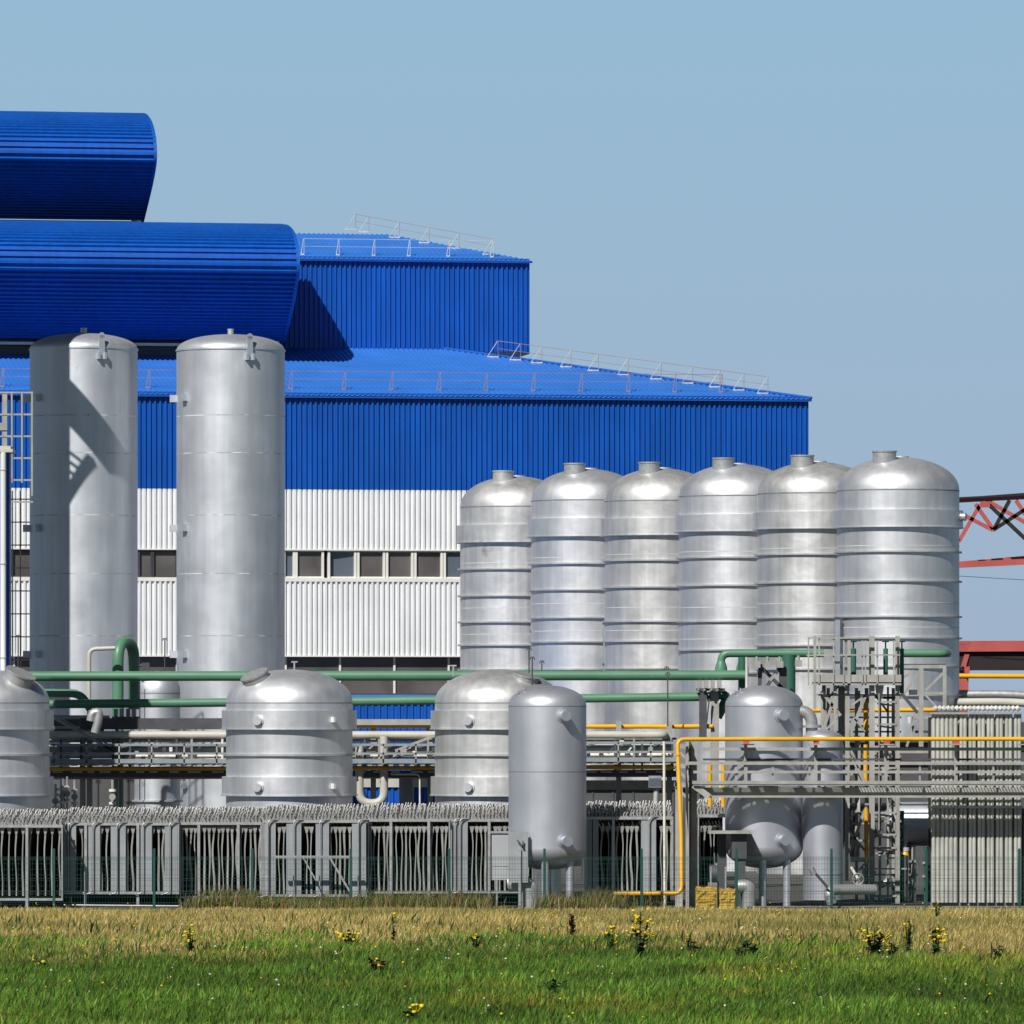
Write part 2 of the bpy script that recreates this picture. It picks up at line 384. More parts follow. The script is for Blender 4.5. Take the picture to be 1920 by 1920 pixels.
m1, um1, pf1 = monitor([(535, 12.5, 639), (548, 10.6, 600), (556, 8.9, 560), (561, 7.7, 520), (562, 7.3, 495), (560, 7.7, 465), (554, 9.0, 440), (545, 11.0, 427), (540, 12.8, 425), (540, 13.6, 433), (540, 13.7, 520)], 533, 12.5)
m2, um2, pf2 = monitor([(269, 16.5, 413), (278, 14.2, 372), (287, 12.3, 335), (293, 11.2, 305), (293, 11.0, 285), (291, 11.5, 258), (284, 12.8, 234), (272, 14.9, 219), (268, 17.0, 216), (266, 21.0, 224)], 268, 16.5)
b = MB(); z0 = pf1[0].y
hbox(b, um1 + .3, UL, 12.45, 12.65, z0 - .32, z0 - .18)
b.build('gutter', 'frame_white', m1)
b = MB(); hbox(b, um1 + .2, UL, 12.9, 13.6, z0 - 1.2, z0 - .02); b.build('base_wall', 'steel_dark', m1)
for k in range(6): b = MB(); hbox(b, um1 + .35 + k * 4, um1 + .6 + k * 4, 12.0, 12.6, z0 - .45, z0 - .05); b.build('bracket', 'frame_white', m1)
b = MB(); z0 = pf2[0].y; hbox(b, um2 + .3, UL, 17.0, 20, z0 - 1.0, z0 - .02); b.build('base_wall', 'steel_dark', m2)
b = MB(); hbox(b, um2 + .35, um2 + .6, 16.4, 16.9, z0 - .6, z0 - .02); b.build('bracket', 'frame_white', m2)

# roof railings: part of the hall
def rail_on_roof(posts, top, mid, m, foot=True, r=.013, base_m='rail_white', lean=0.35):
    """posts: list of base points"""
    b = MB(); pts = [p + Vector((0, 0, top)) for p in posts]; pm = [p + Vector((0, 0, mid)) for p in posts]
    for i in range(len(posts) - 1):
        b.bar(pts[i], pts[i + 1], r * 2); b.bar(pm[i], pm[i + 1], r * 1.6)
    for p in posts: b.bar(p, p + Vector((0, 0, top)), r * 2)
    b.build('roof_railing', m, hall)
    if foot:
        for p in posts:
            b = MB(); b.bar(p + Vector((-lean * 1.6, 0, .02)), p + Vector((.02, 0, .02)), .07)
            b.bar(p + Vector((-lean * 1.6, 0, .02)), p + Vector((-.03, 0, top)), .03)
            b.build('railing_foot', base_m, hall)
def on_roof(px, py, v0, ze, sl):
    """point of the front slope seen at a photo position"""
    v = v0
    for _ in range(30):
        u = UV(px, v); z = Z(py, CY - u * ST + v * CT); vn = v0 + (z - ze) / sl
        v = v * .5 + vn * .5
        v = max(v0 - .2, min(v0 + 16, v))
    u = UV(px, v); return H(u, v, ze + (v - v0) * sl + .05)
sl1, sl2 = RISE / VU, RISE2 / vd2
def hipline(pxs, u0, v0, ze, sl, inset=.5):
    out = []
    for px in pxs:
        lo, hi = 0, 18
        for _ in range(40):
            t = (lo + hi) / 2
            if UV(px, v0 + t) > u0 + t + inset: lo = t
            else: hi = t
        out.append(H(u0 + t + inset, v0 + t, ze + t * sl + .04))
    return out
rail_on_roof(hipline([934, 976, 1016, 1071, 1122, 1178, 1240, 1299, 1350, 1395, 1440], 0, 0, ZE, sl1), .85, .45, 'rust_rail')
rail_on_roof(hipline([667, 692, 749, 805, 861, 925], u_r, VU, ZU, sl2), .82, .45, 'rust_rail')
rail_on_roof([H(UV(px, 1.6), 1.6, ZE + 1.6 * sl1 + .04) for px in (-82, 7, 96, 185, 281, 370, 459, 548, 648, 737, 826, 914, 1003, 1092, 1181, 1268, 1355)], .9, .5, 'rust_rail', True, .013, 'rust_rail', .12)
rail_on_roof([H(UV(px, VU + .6), VU + .6, ZU + .6 * sl2 + .04) for px in (570, 636, 703, 769, 843, 925)], .85, .45, 'rail_white', True, .011, 'rail_white', .1)
# ------------------------------------------------------------------ tanks
def dome(r, h, n=14, p=2.35):
    """flattened torispherical head, (r,z) from rim (z=0) to crown (z=h)"""
    out = []
    for i in range(n + 1):
        a = math.pi / 2 * i / n; rr = r * abs(math.cos(a)) ** (2 / p) * (1 if i < n else 0); zz = h * abs(math.sin(a)) ** (2 / p * 1.0)
        out.append((rr, zz))
    return out
def dome2(r, h, n=20):
    # knuckle plus shallow crown
    out = []; k = r * .22
    a_end = R(62)
    kz = h * .62; 
    for i in range(n + 1):
        t = i / n
        rr = r * math.cos(math.pi / 2 * t); zz = math.sin(math.pi / 2 * t)
        zz = h * (zz ** .92)
        out.append((rr * 1.0, zz))
    return out
def vessel_shell(c, r, ztop, zseam, zbase, m, seams=(), seam_m='seam', sr=.006):
    b = MB(); d = [(q, zseam + z) for q, z in dome2(r, ztop - zseam)]
    runs = [(d, 0)]; zs = sorted(seams, reverse=True); z = zseam
    for s_ in zs:
        runs.append(([(r, z), (r, s_ + .02)][::-1], 0)); runs.append(([(r + sr, s_ - .018), (r + sr, s_ + .018)], 1)); z = s_ - .02
    runs.append(([(r, zbase), (r, z)], 0)); b.lathe(runs, c, 96); return b
def ring_mb(c, r, z0, z1, over, lip=0.0):
    b = MB(); q = r + over
    b.lathe([([(r, z1), (q, z1)][::-1], 0), ([(q, z0), (q, z1)], 0), ([(r, z0), (q, z0)], 0)], c, 96)
    if lip: b.lathe([([(q, z0 + lip), (q + .035, z0 + lip)][::-1], 0), ([(q + .035, z0), (q + .035, z0 + lip)], 0), ([(q - .3, z0 - .002), (q + .035, z0 - .002)], 0)], c, 96)
    return b
def nozzle_mb(p, r, h, axis=Vector((0, 0, 1)), lip=True):
    b = MB(); axis = axis.normalized(); b.tube([p, p + axis * h], r, 28)
    if lip: b.tube([p + axis * (h - .06), p + axis * h * 1.002], r * 1.06, 28)
    return b
def knob(c, r, phi, z, kr, kl, parent, m, name='manhole_cover'):
    """stub sticking out of a shell at angle phi to the right of the camera side"""
    d = Vector((math.sin(phi), -math.cos(phi), 0)); p = Vector((c[0], c[1], z)) + d * (r - .05)
    b = MB(); b.tube([p, p + d * (kl + .05)], kr, 20); b.tube([p, p + d * .08], kr * 1.3, 20); return b.build(name, m, parent)

row = [  # centre px, distance, body radius px, dome top, seam, band top, band bottom, rings, nozzle px l/r/top
 ('matt grey ringed tank, leftmost and lowest of the six', 966, 331, 103, 893, 952, 986, 1019, [1068, 1118, 1167, 1210, 1256], 923, 964, 884, 'alu_worn'),
 ('ringed silver tank right beside the matt grey leftmost tank of the six', 1100, 325, 104, 879, 940, 974, 1008, [1058, 1107, 1159, 1204, 1255], 1056, 1098, 870, 'alu'),
 ('ringed silver tank with a worn dome, third from the left of the six', 1239, 319, 105.5, 878, 941, 974, 1006, [1052, 1102, 1166, 1203, 1254], 1196, 1237, 868, 'alu_worn'),
 ('ringed silver tank fourth in the row of six, just left of the hall corner', 1381, 313, 108.5, 870, 932, 967, 999, [1047, 1099, 1166, 1219, 1262], 1334, 1376, 860, 'alu'),
 ('ringed silver tank in front of the right corner of the blue hall', 1530, 307, 111, 866, 927, 962, 994, [1041, 1094, 1159, 1211, 1255], 1480, 1525, 855, 'alu_worn'),
 ('largest ringed silver tank, rightmost of the row of six, against the open sky', 1684, 300, 114.5, 857, 921, 958, 991, [1036, 1091, 1157, 1197, 1250, 1304], 1633, 1679, 847, 'alu'),
]
for i, (lab, px, D, rp, yt, ys, yb0, yb1, rings, n0, n1, nt_, m) in enumerate(row):
    c = (X(px, D), D); r = L(rp, D)
    t = thing('storage_tank', lab, 'storage tank', (c[0], c[1], 0), 'row of six ringed tanks')
    vessel_shell(c, r, Z(yt, D - r * .0), Z(ys, D), 0, m, [Z(rings[0] - 11, D), Z(rings[2] - 26, D), Z(rings[3] - 20, D)], 'seam').build('shell', [m, 'seam'], t)
    b = MB(); 
    zs_ = Z(ys, D); b.lathe([([(r + .004, zs_ - .03), (r + .012, zs_), (r + .004, zs_ + .03)], 0)], c, 96); b.build('weld_bead', 'seam_dark', t)
    ring_mb(c, r, Z(yb1, D), Z(yb0, D), L(7, D), .05).build('collar_band', m, t)
    for y in rings: ring_mb(c, r, Z(y + 1.5, D), Z(y - 1.5, D), L(5.2, D)).build('stiffening_ring', 'flange', t)
    a = R(-22); nc = Vector((X((n0 + n1) / 2, D), D - 1.0, Z(yt + 8, D)))
    nozzle_mb(nc - Vector((0, 0, .35)), L((n1 - n0) / 2, D) * .96, nc.z * 0 + (Z(nt_, D) - nc.z) + .35).build('top_nozzle', 'galv' if i else 'flange', t)
    b = MB(); pv = W(px + 4, yt + 1, D); b.tube([pv - Vector((0, 0, .1)), pv + Vector((0, 0, .06))], .38, 20); b.build('vent_cap', m, t)
    if i == 5:
        knob(c, r + .16, R(72), Z(970, D), .17, .22, t, 'galv')
# risers standing in the gaps between the tanks
def riser(lab, px0, px1, y0, y1, D):
    t = thing('riser_duct', lab, 'duct', (X((px0 + px1) / 2, D), D, 0), 'risers between the tanks')
    b = MB(); b.box(X(px0, D), X(px1, D), D, D + .5, 0, Z(y0, D)); b.build('duct', 'steel_blue', t)
    for k in range(2):
        b = MB(); b.box(X(px0, D) - .03, X(px1, D) + .03, D - .03, D + .2, Z(y0, D) - .1 - k * 1.9, Z(y0, D) - .02 - k * 1.9); b.build('clamp', 'steel_dark', t)
riser('narrow grey riser between the first and second ringed tank', 995, 1001, 1106, 1400, 327)
riser('grey riser between the second and third ringed tank', 1131, 1139, 1166, 1400, 320.8)
riser('short grey riser in the gap left of the largest ringed tank', 1566, 1575, 1156, 1400, 298.6)

# tall silos
def silo(lab, px, D, rp, yt, ys, luy, vent=True):
    c = (X(px, D), D); r = L(rp, D)
    t = thing('silo', lab, 'silo', (c[0], c[1], 0), 'tall plain silos')
    vessel_shell(c, r, Z(yt, D), Z(ys, D), 0, 'silo_paint', [Z(y, D) for y in (782, 852, 968, 1077, 1193)], sr=.003).build('shell', ['silo_paint', 'seam_silo'], t)
    ring_mb(c, r, Z(ys + 1.5, D), Z(ys - 1.5, D), .035).build('rim', 'silo_paint', t)
    if vent: nozzle_mb(W(px - 0, yt + 2, D), .13, .28).build('vent_stub', 'galv', t)
    # lifting lug
    a = R(22); d = Vector((math.sin(a), -math.cos(a), 0)); sd_ = Vector((math.cos(a), math.sin(a), 0))
    lx = px + rp * math.sin(a); zt, zb = Z(luy, D), Z(luy + 44, D); p = Vector((c[0], c[1], 0)) + d * (r + .10)
    b = MB(); b.bar(p + Vector((0, 0, zb)), p + Vector((0, 0, zt)), .26, .06, up=d); b.tube([p + Vector((0, 0, zt)) - d * .03, p + Vector((0, 0, zt)) + d * .03], .13, 14)
    b.bar(p - sd_ * .14 + Vector((0, 0, zb)), p - sd_ * .14 + Vector((0, 0, zb + .28)), .10, .3, up=d)
    b.bar(p + sd_ * .14 + Vector((0, 0, zb)), p + sd_ * .14 + Vector((0, 0, zb + .28)), .08, .3, up=d)
    b.build('lifting_lug', 'silo_paint', t)
    for y in (748, 991, 1227, 1471):
        a = R(-53); d = Vector((math.sin(a), -math.cos(a), 0)); p = Vector((c[0], c[1], Z(y, D))) + d * (r + .1)
        b = MB(); b.bar(p - Vector((0, 0, .15)), p + Vector((0, 0, .15)), .26, .26, up=d); b.build('bracket', 'silo_paint', t)
    for y in (748, 991, 1227):
        a = R(-84); d = Vector((math.sin(a), -math.cos(a), 0)); p = Vector((c[0], c[1], Z(y, D))) + d * (r + .14)
        b = MB(); b.bar(p - Vector((0, 0, .15)), p + Vector((0, 0, .15)), .3, .3, up=d); b.build('bracket', 'silo_paint', t)
    return t
# broken white weld line of the silos
m = MATS['seam'].copy(); m.name = 'seam_silo'; MATS['seam_silo'] = m
n = m.node_tree.nodes; l = m.node_tree.links; cr = [q for q in n if q.type == 'VALTORGB'][0]; nz = [q for q in n if q.type == 'TEX_NOISE'][0]
nz.inputs['Scale'].default_value = 1.6; cr.color_ramp.elements[0].position = .46; cr.color_ramp.elements[1].position = .58
cr.color_ramp.elements[0].color = (.40, .41, .43, 1); cr.color_ramp.elements[1].color = (.8, .8, .78, 1)
silo('tall plain grey silo on the left, half darkened by a diagonal shadow', 157, 296, 101, 625, 656, 634)
silo('tall plain grey silo fully in the sun, right of the shadowed one', 432.5, 296, 101.5, 627, 658, 636)

# unseen tower left of frame, placed and shaped to shadow the left silo
tw = thing('shadow_tower', 'unseen round tower with a slanting boom, shaped to shade the left silo, just outside the left of the photo', 'tower', (-25.3, 285.5, 0))
b = MB(); b.lathe([([(2.3, 0), (2.3, 36)], 0), (dome2(2.3, 1.2), 0)], (-25.3, 285.5), 48)
b = MB(); b.lathe([([(2.3, 0), (2.3, 36)], 0), ([(q, 36 + z) for q, z in dome2(2.3, 1.2)], 0)], (-25.3, 285.5), 48); b.build('shell', 'silo_paint', tw)
b = MB(); A = Vector((-24.6, 284.3, 31.1)); B = Vector((-21.6, 284.3, 27.75)); b.bar(A, B, 1.1, .8); b.build('shadow_boom', 'steel', tw)  # boom and bars shaped to throw the diagonal, striped shadow
b = MB(); b.bar((-24.2, 284.3, 24.6), (-22.4, 284.3, 27.3), .3, .3); b.build('shadow_strut', 'steel', tw)
for k in range(7):
    t_ = k / 7; b = MB(); b.bar((-24.2, 284.3, 28.3 - t_ * 3.2), (-22.5 - t_ * 1.2, 284.3, 26.9 - t_ * 1.7), .09, .09); b.build('shadow_bar', 'steel', tw)

# squat ringed vessels
def squat(lab, px, D, full=True, m='alu', noz=None, vent=None, marks=True):
    c = (X(px, D), D); r = L(118.5, D)
    t = thing('squat_vessel', lab, 'vessel', (c[0], c[1], 0), 'squat ringed vessels behind the plate banks')
    vessel_shell(c, r, Z(1255, D), Z(1318, D), 0, m, [Z(1330, D) + .03]).build('shell', [m, m], t)
    b = MB(); z_ = Z(1318, D); b.lathe([([(r + .003, z_ - .02), (r + .01, z_), (r + .003, z_ + .02)], 0)], c, 96); b.build('weld_bead', 'seam_dark', t)
    ring_mb(c, r, Z(1368, D), Z(1332, D), L(8, D), .05).build('collar_band', m, t)
    ring_mb(c, r, Z(1492, D), Z(1456, D), L(8, D), .05).build('collar_band', m, t)
    ring_mb(c, r, Z(1417, D), Z(1413, D), L(5, D)).build('stiffening_ring', 'flange', t)
    if noz:
        for q in noz:
            p = W(q[0], q[1], D - 1.2); nozzle_mb(p - q[2].normalized() * .3, L(q[3], D), L(10, D) + .3, q[2]).build('top_nozzle', 'galv', t)
    if vent:
        b = MB(); p = W(vent[0], vent[1] + 14, D); b.tube([p, p + Vector((0, 0, L(20, D)))], .035, 8)
        q = p + Vector((0, 0, L(20, D))); b.bar(q - Vector((.12, 0, 0)), q + Vector((.12, 0, 0)), .05); b.build('vent_pipe', 'galv', t)
    if marks:
        for y in (1351, 1475):
            knob(c, r + L(8, D), R(-25), Z(y, D), L(8.5, D), .16, t, 'alu')
            b = MB(); a = R(41); d = Vector((math.sin(a), -math.cos(a), 0)); p = Vector((c[0], c[1], Z(y - 2, D))) + d * (r + L(8, D) + .08)
            b.bar(p - Vector((0, 0, .1)), p + Vector((0, 0, .1)), .11, .18, up=d); b.build('name_plate', 'seam', t)
    return t
squat('squat ringed vessel cut by the left edge of the photo', -26, 266, True, 'alu', [(36, 1270, Vector((.45, -.25, 1)), 28)], None, False)
squat('squat ringed vessel with a tilted nozzle and clean silver skin, in the left half', 542.5, 266, True, 'alu', [(480, 1273, Vector((-.42, -.3, 1)), 26)], (552, 1247))
squat('squat ringed vessel partly hidden by the smooth upright vessel in front of it', 934, 266, True, 'alu_worn', [(985, 1276, Vector((.25, -.1, 1)), 24)], (850, 1254))

# smooth upright vessels near the fence
def upright(lab, px, D, ytop, ybot, knobs, mid=True):
    c = (X(px, D), D); r = L(73, D); z1 = Z(1324, D); z0 = Z(ybot - 40, D)
    t = thing('pressure_vessel', lab, 'pressure vessel', (c[0], c[1], 0), 'smooth upright vessels by the fence')
    b = MB(); top = [(q, z1 + z) for q, z in dome2(r, Z(ytop, D) - z1)]
    bot = [(q, z0 - z) for q, z in dome2(r, z0 - Z(ybot, D))][::-1]
    zm = Z(1447, D)
    b.lathe([(bot, 0), ([(r, z0), (r, zm - .015)], 0), ([(r - .006, zm - .015), (r - .006, zm + .015)], 1), ([(r, zm + .015), (r, z1 - .02)], 0), ([(r + .006, z1 - .02), (r + .006, z1 + .01)], 1), (top, 0)], c, 96)
    b.build('shell', ['vessel_paint', 'seam_dark'], t)
    for a in (R(-55), R(-5), R(50), R(180)):
        q = Vector((c[0] + math.sin(a) * r * .74, c[1] - math.cos(a) * r * .74, 0))
        b = MB(); b.tube([q, q + Vector((0, 0, z0 + .1))], .14, 14); b.build('leg', 'vessel_paint', t)
    for (kx, ky) in knobs:
        knob(c, r, math.asin((kx - px) / 73), Z(ky, D), L(10, D), .34, t, 'vessel_paint')
    b = MB(); p = W(px - 44, ytop + 12, D - .6)
    b.tube([p + Vector((-.22, 0, -.06)), p + Vector((-.22, 0, .06))], .03, 6); b.tube([p + Vector((.0, 0, 0)), p + Vector((0, 0, .14))], .03, 6); b.build('lifting_eye', 'vessel_paint', t)
    return t
v1 = upright('smooth grey upright vessel standing free near the middle, not crossed by any walkway', 1026.5, 253.5, 1285, 1631, [(1055, 1342), (1057, 1576)])
v2 = upright('smooth grey upright vessel crossed by the elevated walkway and its shadow', 1432.5, 255.5, 1285, 1628, [(1461, 1341), (1463, 1574)])
# elbow pipes at the foot of both
pipe('drain_elbow', 'silver elbow pipe at the foot of the central smooth vessel', [W(955, 1657, 252.6), W(992, 1655, 252.4), (X(994, 252.4), 252.4, 0)], .30, 'galv', None, 20, .55)
pipe('drain_elbow', 'silver elbow pipe rising beside the yellow blocks', [W(1383, 1662, 252.5), W(1405, 1661, 252.5), (X(1404, 252.5), 252.5, 0)], .24, 'galv', None, 20, .45)
b = MB()
# slim silver column right of the walkway vessel
D = 254.9; c = (X(1543, D), D); r = L(37.5, D)
t = thing('slim_column', 'slim silver column directly right of the vessel under the walkway', 'vessel', (c[0], c[1], 0))
vessel_shell(c, r, Z(1368, D), Z(1386, D), 0.25, 'vessel_paint', [Z(1640, D)]).build('shell', ['vessel_paint', 'seam_dark'], t)
pipe('elbow_pipe', 'silver elbow pipe dropping beside the walkway vessel onto the slim column', [W(1470, 1333, 255.1), W(1522, 1333, 255.1), W(1522, 1396, 255.1)], .22, 'galv', None, 18, .5, 'pipe', [(W(1522, 1362, 255.1), (0, 0, 1))])
# small vessel between the silos
D = 287; c = (X(295, D), D); r = L(43, D)
t = thing('small_tank', 'small grey domed tank standing between the two tall silos', 'tank', (c[0], c[1], 0))
vessel_shell(c, r, Z(1258, D), Z(1296, D), 0, 'silo_paint', [Z(1300, D)]).build('shell', ['silo_paint', 'seam_dark'], t)
ring_mb(c, r, Z(1503, D), Z(1500, D), L(5, D)).build('stiffening_ring', 'flange', t)
b = MB(); b.tube(bend([W(259, 1262, D - 1), W(259, 1248, D - 1), W(271, 1247, D - 1)], .2), .05, 8); b.bar(W(266, 1249, D - 1), W(280, 1249, D - 1), .28); b.tube([W(262, 1275, D - 1.2), W(262, 1500, D - 1.2)], .025, 6); b.build('valve', 'steel_dark', t)
# ------------------------------------------------------------------ plate banks behind the fence
def plate_mesh(seed):
    """one wavy sheet standing on edge; origin at its front foot"""
    r_ = random.Random(seed); b = MB(); n = 14; h = 2.50; a1, a2 = r_.uniform(-.04, .04), r_.uniform(-.03, .03); ph = r_.uniform(0, 6)
    def off(t): return (a1 * math.sin(math.pi * t) + a2 * math.sin(2 * math.pi * t + ph)) * 1.15 * min(1, t * 4, (1 - t) * 4)
    vs = []
    for i in range(n + 1):
        t = i / n; z = t * h; x = off(t); w = .028 + .010 * math.sin(3 * t + ph)
        vs += [(x - w, 0, z), (x + w, 0, z), (x + w * .5, 4.5, z), (x - w * .5, 4.5, z)]
    b.add(vs, [(4 * i, 4 * i + 1, 4 * i + 5, 4 * i + 4) for i in range(n)])
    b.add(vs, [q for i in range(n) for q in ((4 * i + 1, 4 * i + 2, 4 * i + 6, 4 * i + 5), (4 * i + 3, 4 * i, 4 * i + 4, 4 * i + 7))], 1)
    b.add([(-.03, -.02, h - .26), (.03, -.02, h - .26), (.09, -.02, h - .02), (-.09, -.02, h - .02), (-.03, .1, h - .26), (.03, .1, h - .26), (.09, .1, h - .02), (-.09, .1, h - .02)],
          [(0, 1, 2, 3), (1, 5, 6, 2), (4, 0, 3, 7), (3, 2, 6, 7)])
    return b
def row_mesh(seed):
    """row of bent tubes running back over a bank"""
    r_ = random.Random(seed); b = MB(); y = .1
    b.tube([(0, 0, .0), (0, 4.6, .06)], .035, 6)
    for k in range(8):
        hh = .17 + .042 * k + r_.uniform(-.04, .04); w = .045 + r_.uniform(0, .015); l_ = r_.uniform(-.03, .035); z = .0075 * k
        b.tube([(-w, y, z), (-w * .7 + l_, y + .05, z + hh * .7), (l_, y + .1, z + hh), (w * .8 + l_, y + .15, z + hh * .75), (w * .9, y + .2, z)], .024, 5, 0, False)
        y += .56
    return b
ROWS = []
PLATES = []
def get_plate(i, parent, x, y, name='plate', lib=PLATES, z=.45):
    o = bpy.data.objects.new(name, lib[i % len(lib)]); scene.collection.objects.link(o); o.parent = parent
    p = parent.matrix_world.translation; o.location = (x - p.x, y - p.y, z - p.z); return o
for k in range(7):
    me_o = plate_mesh(k + 3).build('plate', ['plate_grey', 'plate_shaded'], None); PLATES.append(me_o.data); bpy.data.objects.remove(me_o)
    me_o = row_mesh(k + 30).build('tube_row', 'tube_metal', None); ROWS.append(me_o.data); bpy.data.objects.remove(me_o)
def bank(lab, px0, px1, D, ytop, ybot, step, skips=(), posts=(), panels=(), pipes=(), lean=None, ground_legs=()):
    t = thing('plate_bank', lab, 'plate bank', (X((px0 + px1) / 2, D), D, 0), 'banks of upright plates behind the fence')
    zt, zb = Z(ytop, D), Z(ybot, D)
    b = MB(); b.box(X(px0, D), X(px1, D), D - .14, D - .04, zt - .05, zt + .05); b.box(X(px0, D), X(px1, D), D - .14, D - .04, zb - .05, zb + .04)
    b.box(X(px0, D), X(px1, D), D + 2.2, D + 2.3, zt + .02, zt + .10); b.box(X(px0, D), X(px1, D), D + 4.4, D + 4.5, zt + .06, zt + .16)
    b.box(X(px0, D) , X(px0, D) + .06, D - .12, D + 4.5, zt - .06, zt + .02); b.box(X(px1, D) - .06, X(px1, D), D - .12, D + 4.5, zt - .06, zt + .02)
    b.box(X(px0, D), X(px0, D) + .05, D - .13, D - .05, zb, zt); b.box(X(px1, D) - .05, X(px1, D), D - .13, D - .05, zb, zt)
    b.build('bank_frame', 'galv', t)
    b = MB(); b.box(X(px0, D), X(px1, D), D + 4.55, D + 4.6, 0.02, zt - .02); b.build('dark_backing', 'black', t)  # black sheet stands in for the shadowed depth between the plates
    q = px0 + 2.5; k = 0
    while q < px1:
        get_plate(k, t, X(q + random.uniform(-1, 1), D), D - .02, 'tube_row', ROWS, zt + .05); q += 6.4; k += 1
    for px in posts:
        b = MB(); x = X(px, D); b.box(x - .05, x + .05, D - .20, D - .145, 0, zt); b.build('post', 'galv', t)
    for (a, c_) in panels:
        b = MB(); m = (a + c_) / 2
        b.box(X(a, D), X(m, D) - .02, D - .10, D + 4.2, zb + .03, zt - .06); b.box(X(m, D) + .01, X(c_, D), D - .13, D + 4.2, zb + .03, zt - .06)
        b.build('end_panel', 'panel_grey', t)
    for px in pipes:
        b = MB(); x = X(px, D)
        b.tube(bend([(x + .35, D - .15, zt + .06), (x, D - .28, zt + .06), (x, D - .28, zb), (x - .28, D - .28, zb - .05)], .22), .028, 8); b.build('drain_pipe', 'galv', t)
    px = px0 + step * .5; k = int(px0)
    while px < px1 - 2:
        if not any(a - 2 < px < c_ + 2 for a, c_ in panels):
            get_plate(k * 5 + int(px * 3), t, X(px + random.uniform(-1, 1), D), D + random.uniform(0, .05)); 
        px += step; k += 1
    return t
bank('plate bank at the far left with widely spaced plates and a low front rail', -30, 118, 252.8, 1549, 1686, 13.5, posts=(51,))
bank('plate bank with five pairs of broad panels and white drain pipes', 119, 336, 254.5, 1545, 1674, 9.6, posts=(161, 259), panels=((119, 143), (161, 188), (208, 236), (258, 285), (309, 334)), pipes=(129, 174, 220, 268, 318))
bank('plate bank of closely set wavy plates under the left squat vessels', 337, 491, 255.5, 1544, 1682, 8.6, posts=(373, 447))
bd = bank('plate bank with broad panels and a cross-braced frame, below the silver squat vessel', 492, 689, 255, 1540, 1679, 8.8, posts=(500,), panels=((492, 517), (537, 565), (592, 617), (660, 689)), pipes=(503, 551, 600, 672))
b = MB(); D = 253.9
b.bar(W(515, 1607, D), W(660, 1607, D), .10); b.build('cross_rail', 'galv', bd)
b = MB(); b.bar(W(618, 1607, D - .1), W(656, 1672, D - .1), .07); b.build('brace', 'galv', bd)
b = MB(); b.bar(W(568, 1607, D - .1), W(592, 1650, D - .1), .05); b.build('brace', 'galv', bd)
bank('plate bank of tightly packed wavy plates right of the cross-braced frame', 690, 844, 255.5, 1538, 1673, 8.4, posts=(733, 804))
bank('plate bank ending behind the central smooth vessel', 845, 1000, 255.8, 1538, 1672, 8.8, posts=(917,), panels=((845, 877),), pipes=(852, 862))
bank('plate bank right of the central smooth vessel', 1098, 1262, 255.8, 1534, 1672, 9.2, posts=(1150,), panels=((1100, 1122), (1202, 1230)), pipes=(1216,))
bank('short plate bank seen between the double column and the walkway vessel', 1308, 1362, 256.6, 1530, 1662, 9.5)

# front walkpipe and low rails at the foot of the second bank
pipe('foot_rail', 'long low white rail along the foot of the broad panels', [W(118, 1697, 253.6), W(336, 1699, 253.6)], .035, 'galv')

# ------------------------------------------------------------------ mesh fence
fn = thing('mesh_fence', 'low green wire mesh fence with dark green posts in front of the whole plant', 'fence', (0, 250, 0))
FP = [-80, 101, 289, 473, 658, 842, 1021, 1203, 1381, 1559, 1737, 1911, 2090]
for px in FP:
    b = MB(); x = X(px, 250); b.box(x - .045, x + .045, 249.93, 249.99, 0, Z(1591, 250)); b.build('post', 'green_post', fn)
for a, c_ in zip(FP[:-1], FP[1:]):
    b = MB(); x0, x1 = X(a, 250) + .05, X(c_, 250) - .05; zt = Z(1607, 250); n = int((x1 - x0) / .10)
    for k in range(n + 1):
        x = x0 + (x1 - x0) * k / n; b.box(x - .0035, x + .0035, 250.0, 250.007, .04, zt)
    z = .08
    while z <= zt: b.box(x0, x1, 249.99, 250.0, z - .004, z + .004); z += .2
    for z in (zt - .0, zt - .10, .6, .7, 1.15): b.box(x0, x1, 249.982, 249.989, z - .006, z + .006)
    b.build('mesh_panel', 'green_post', fn)

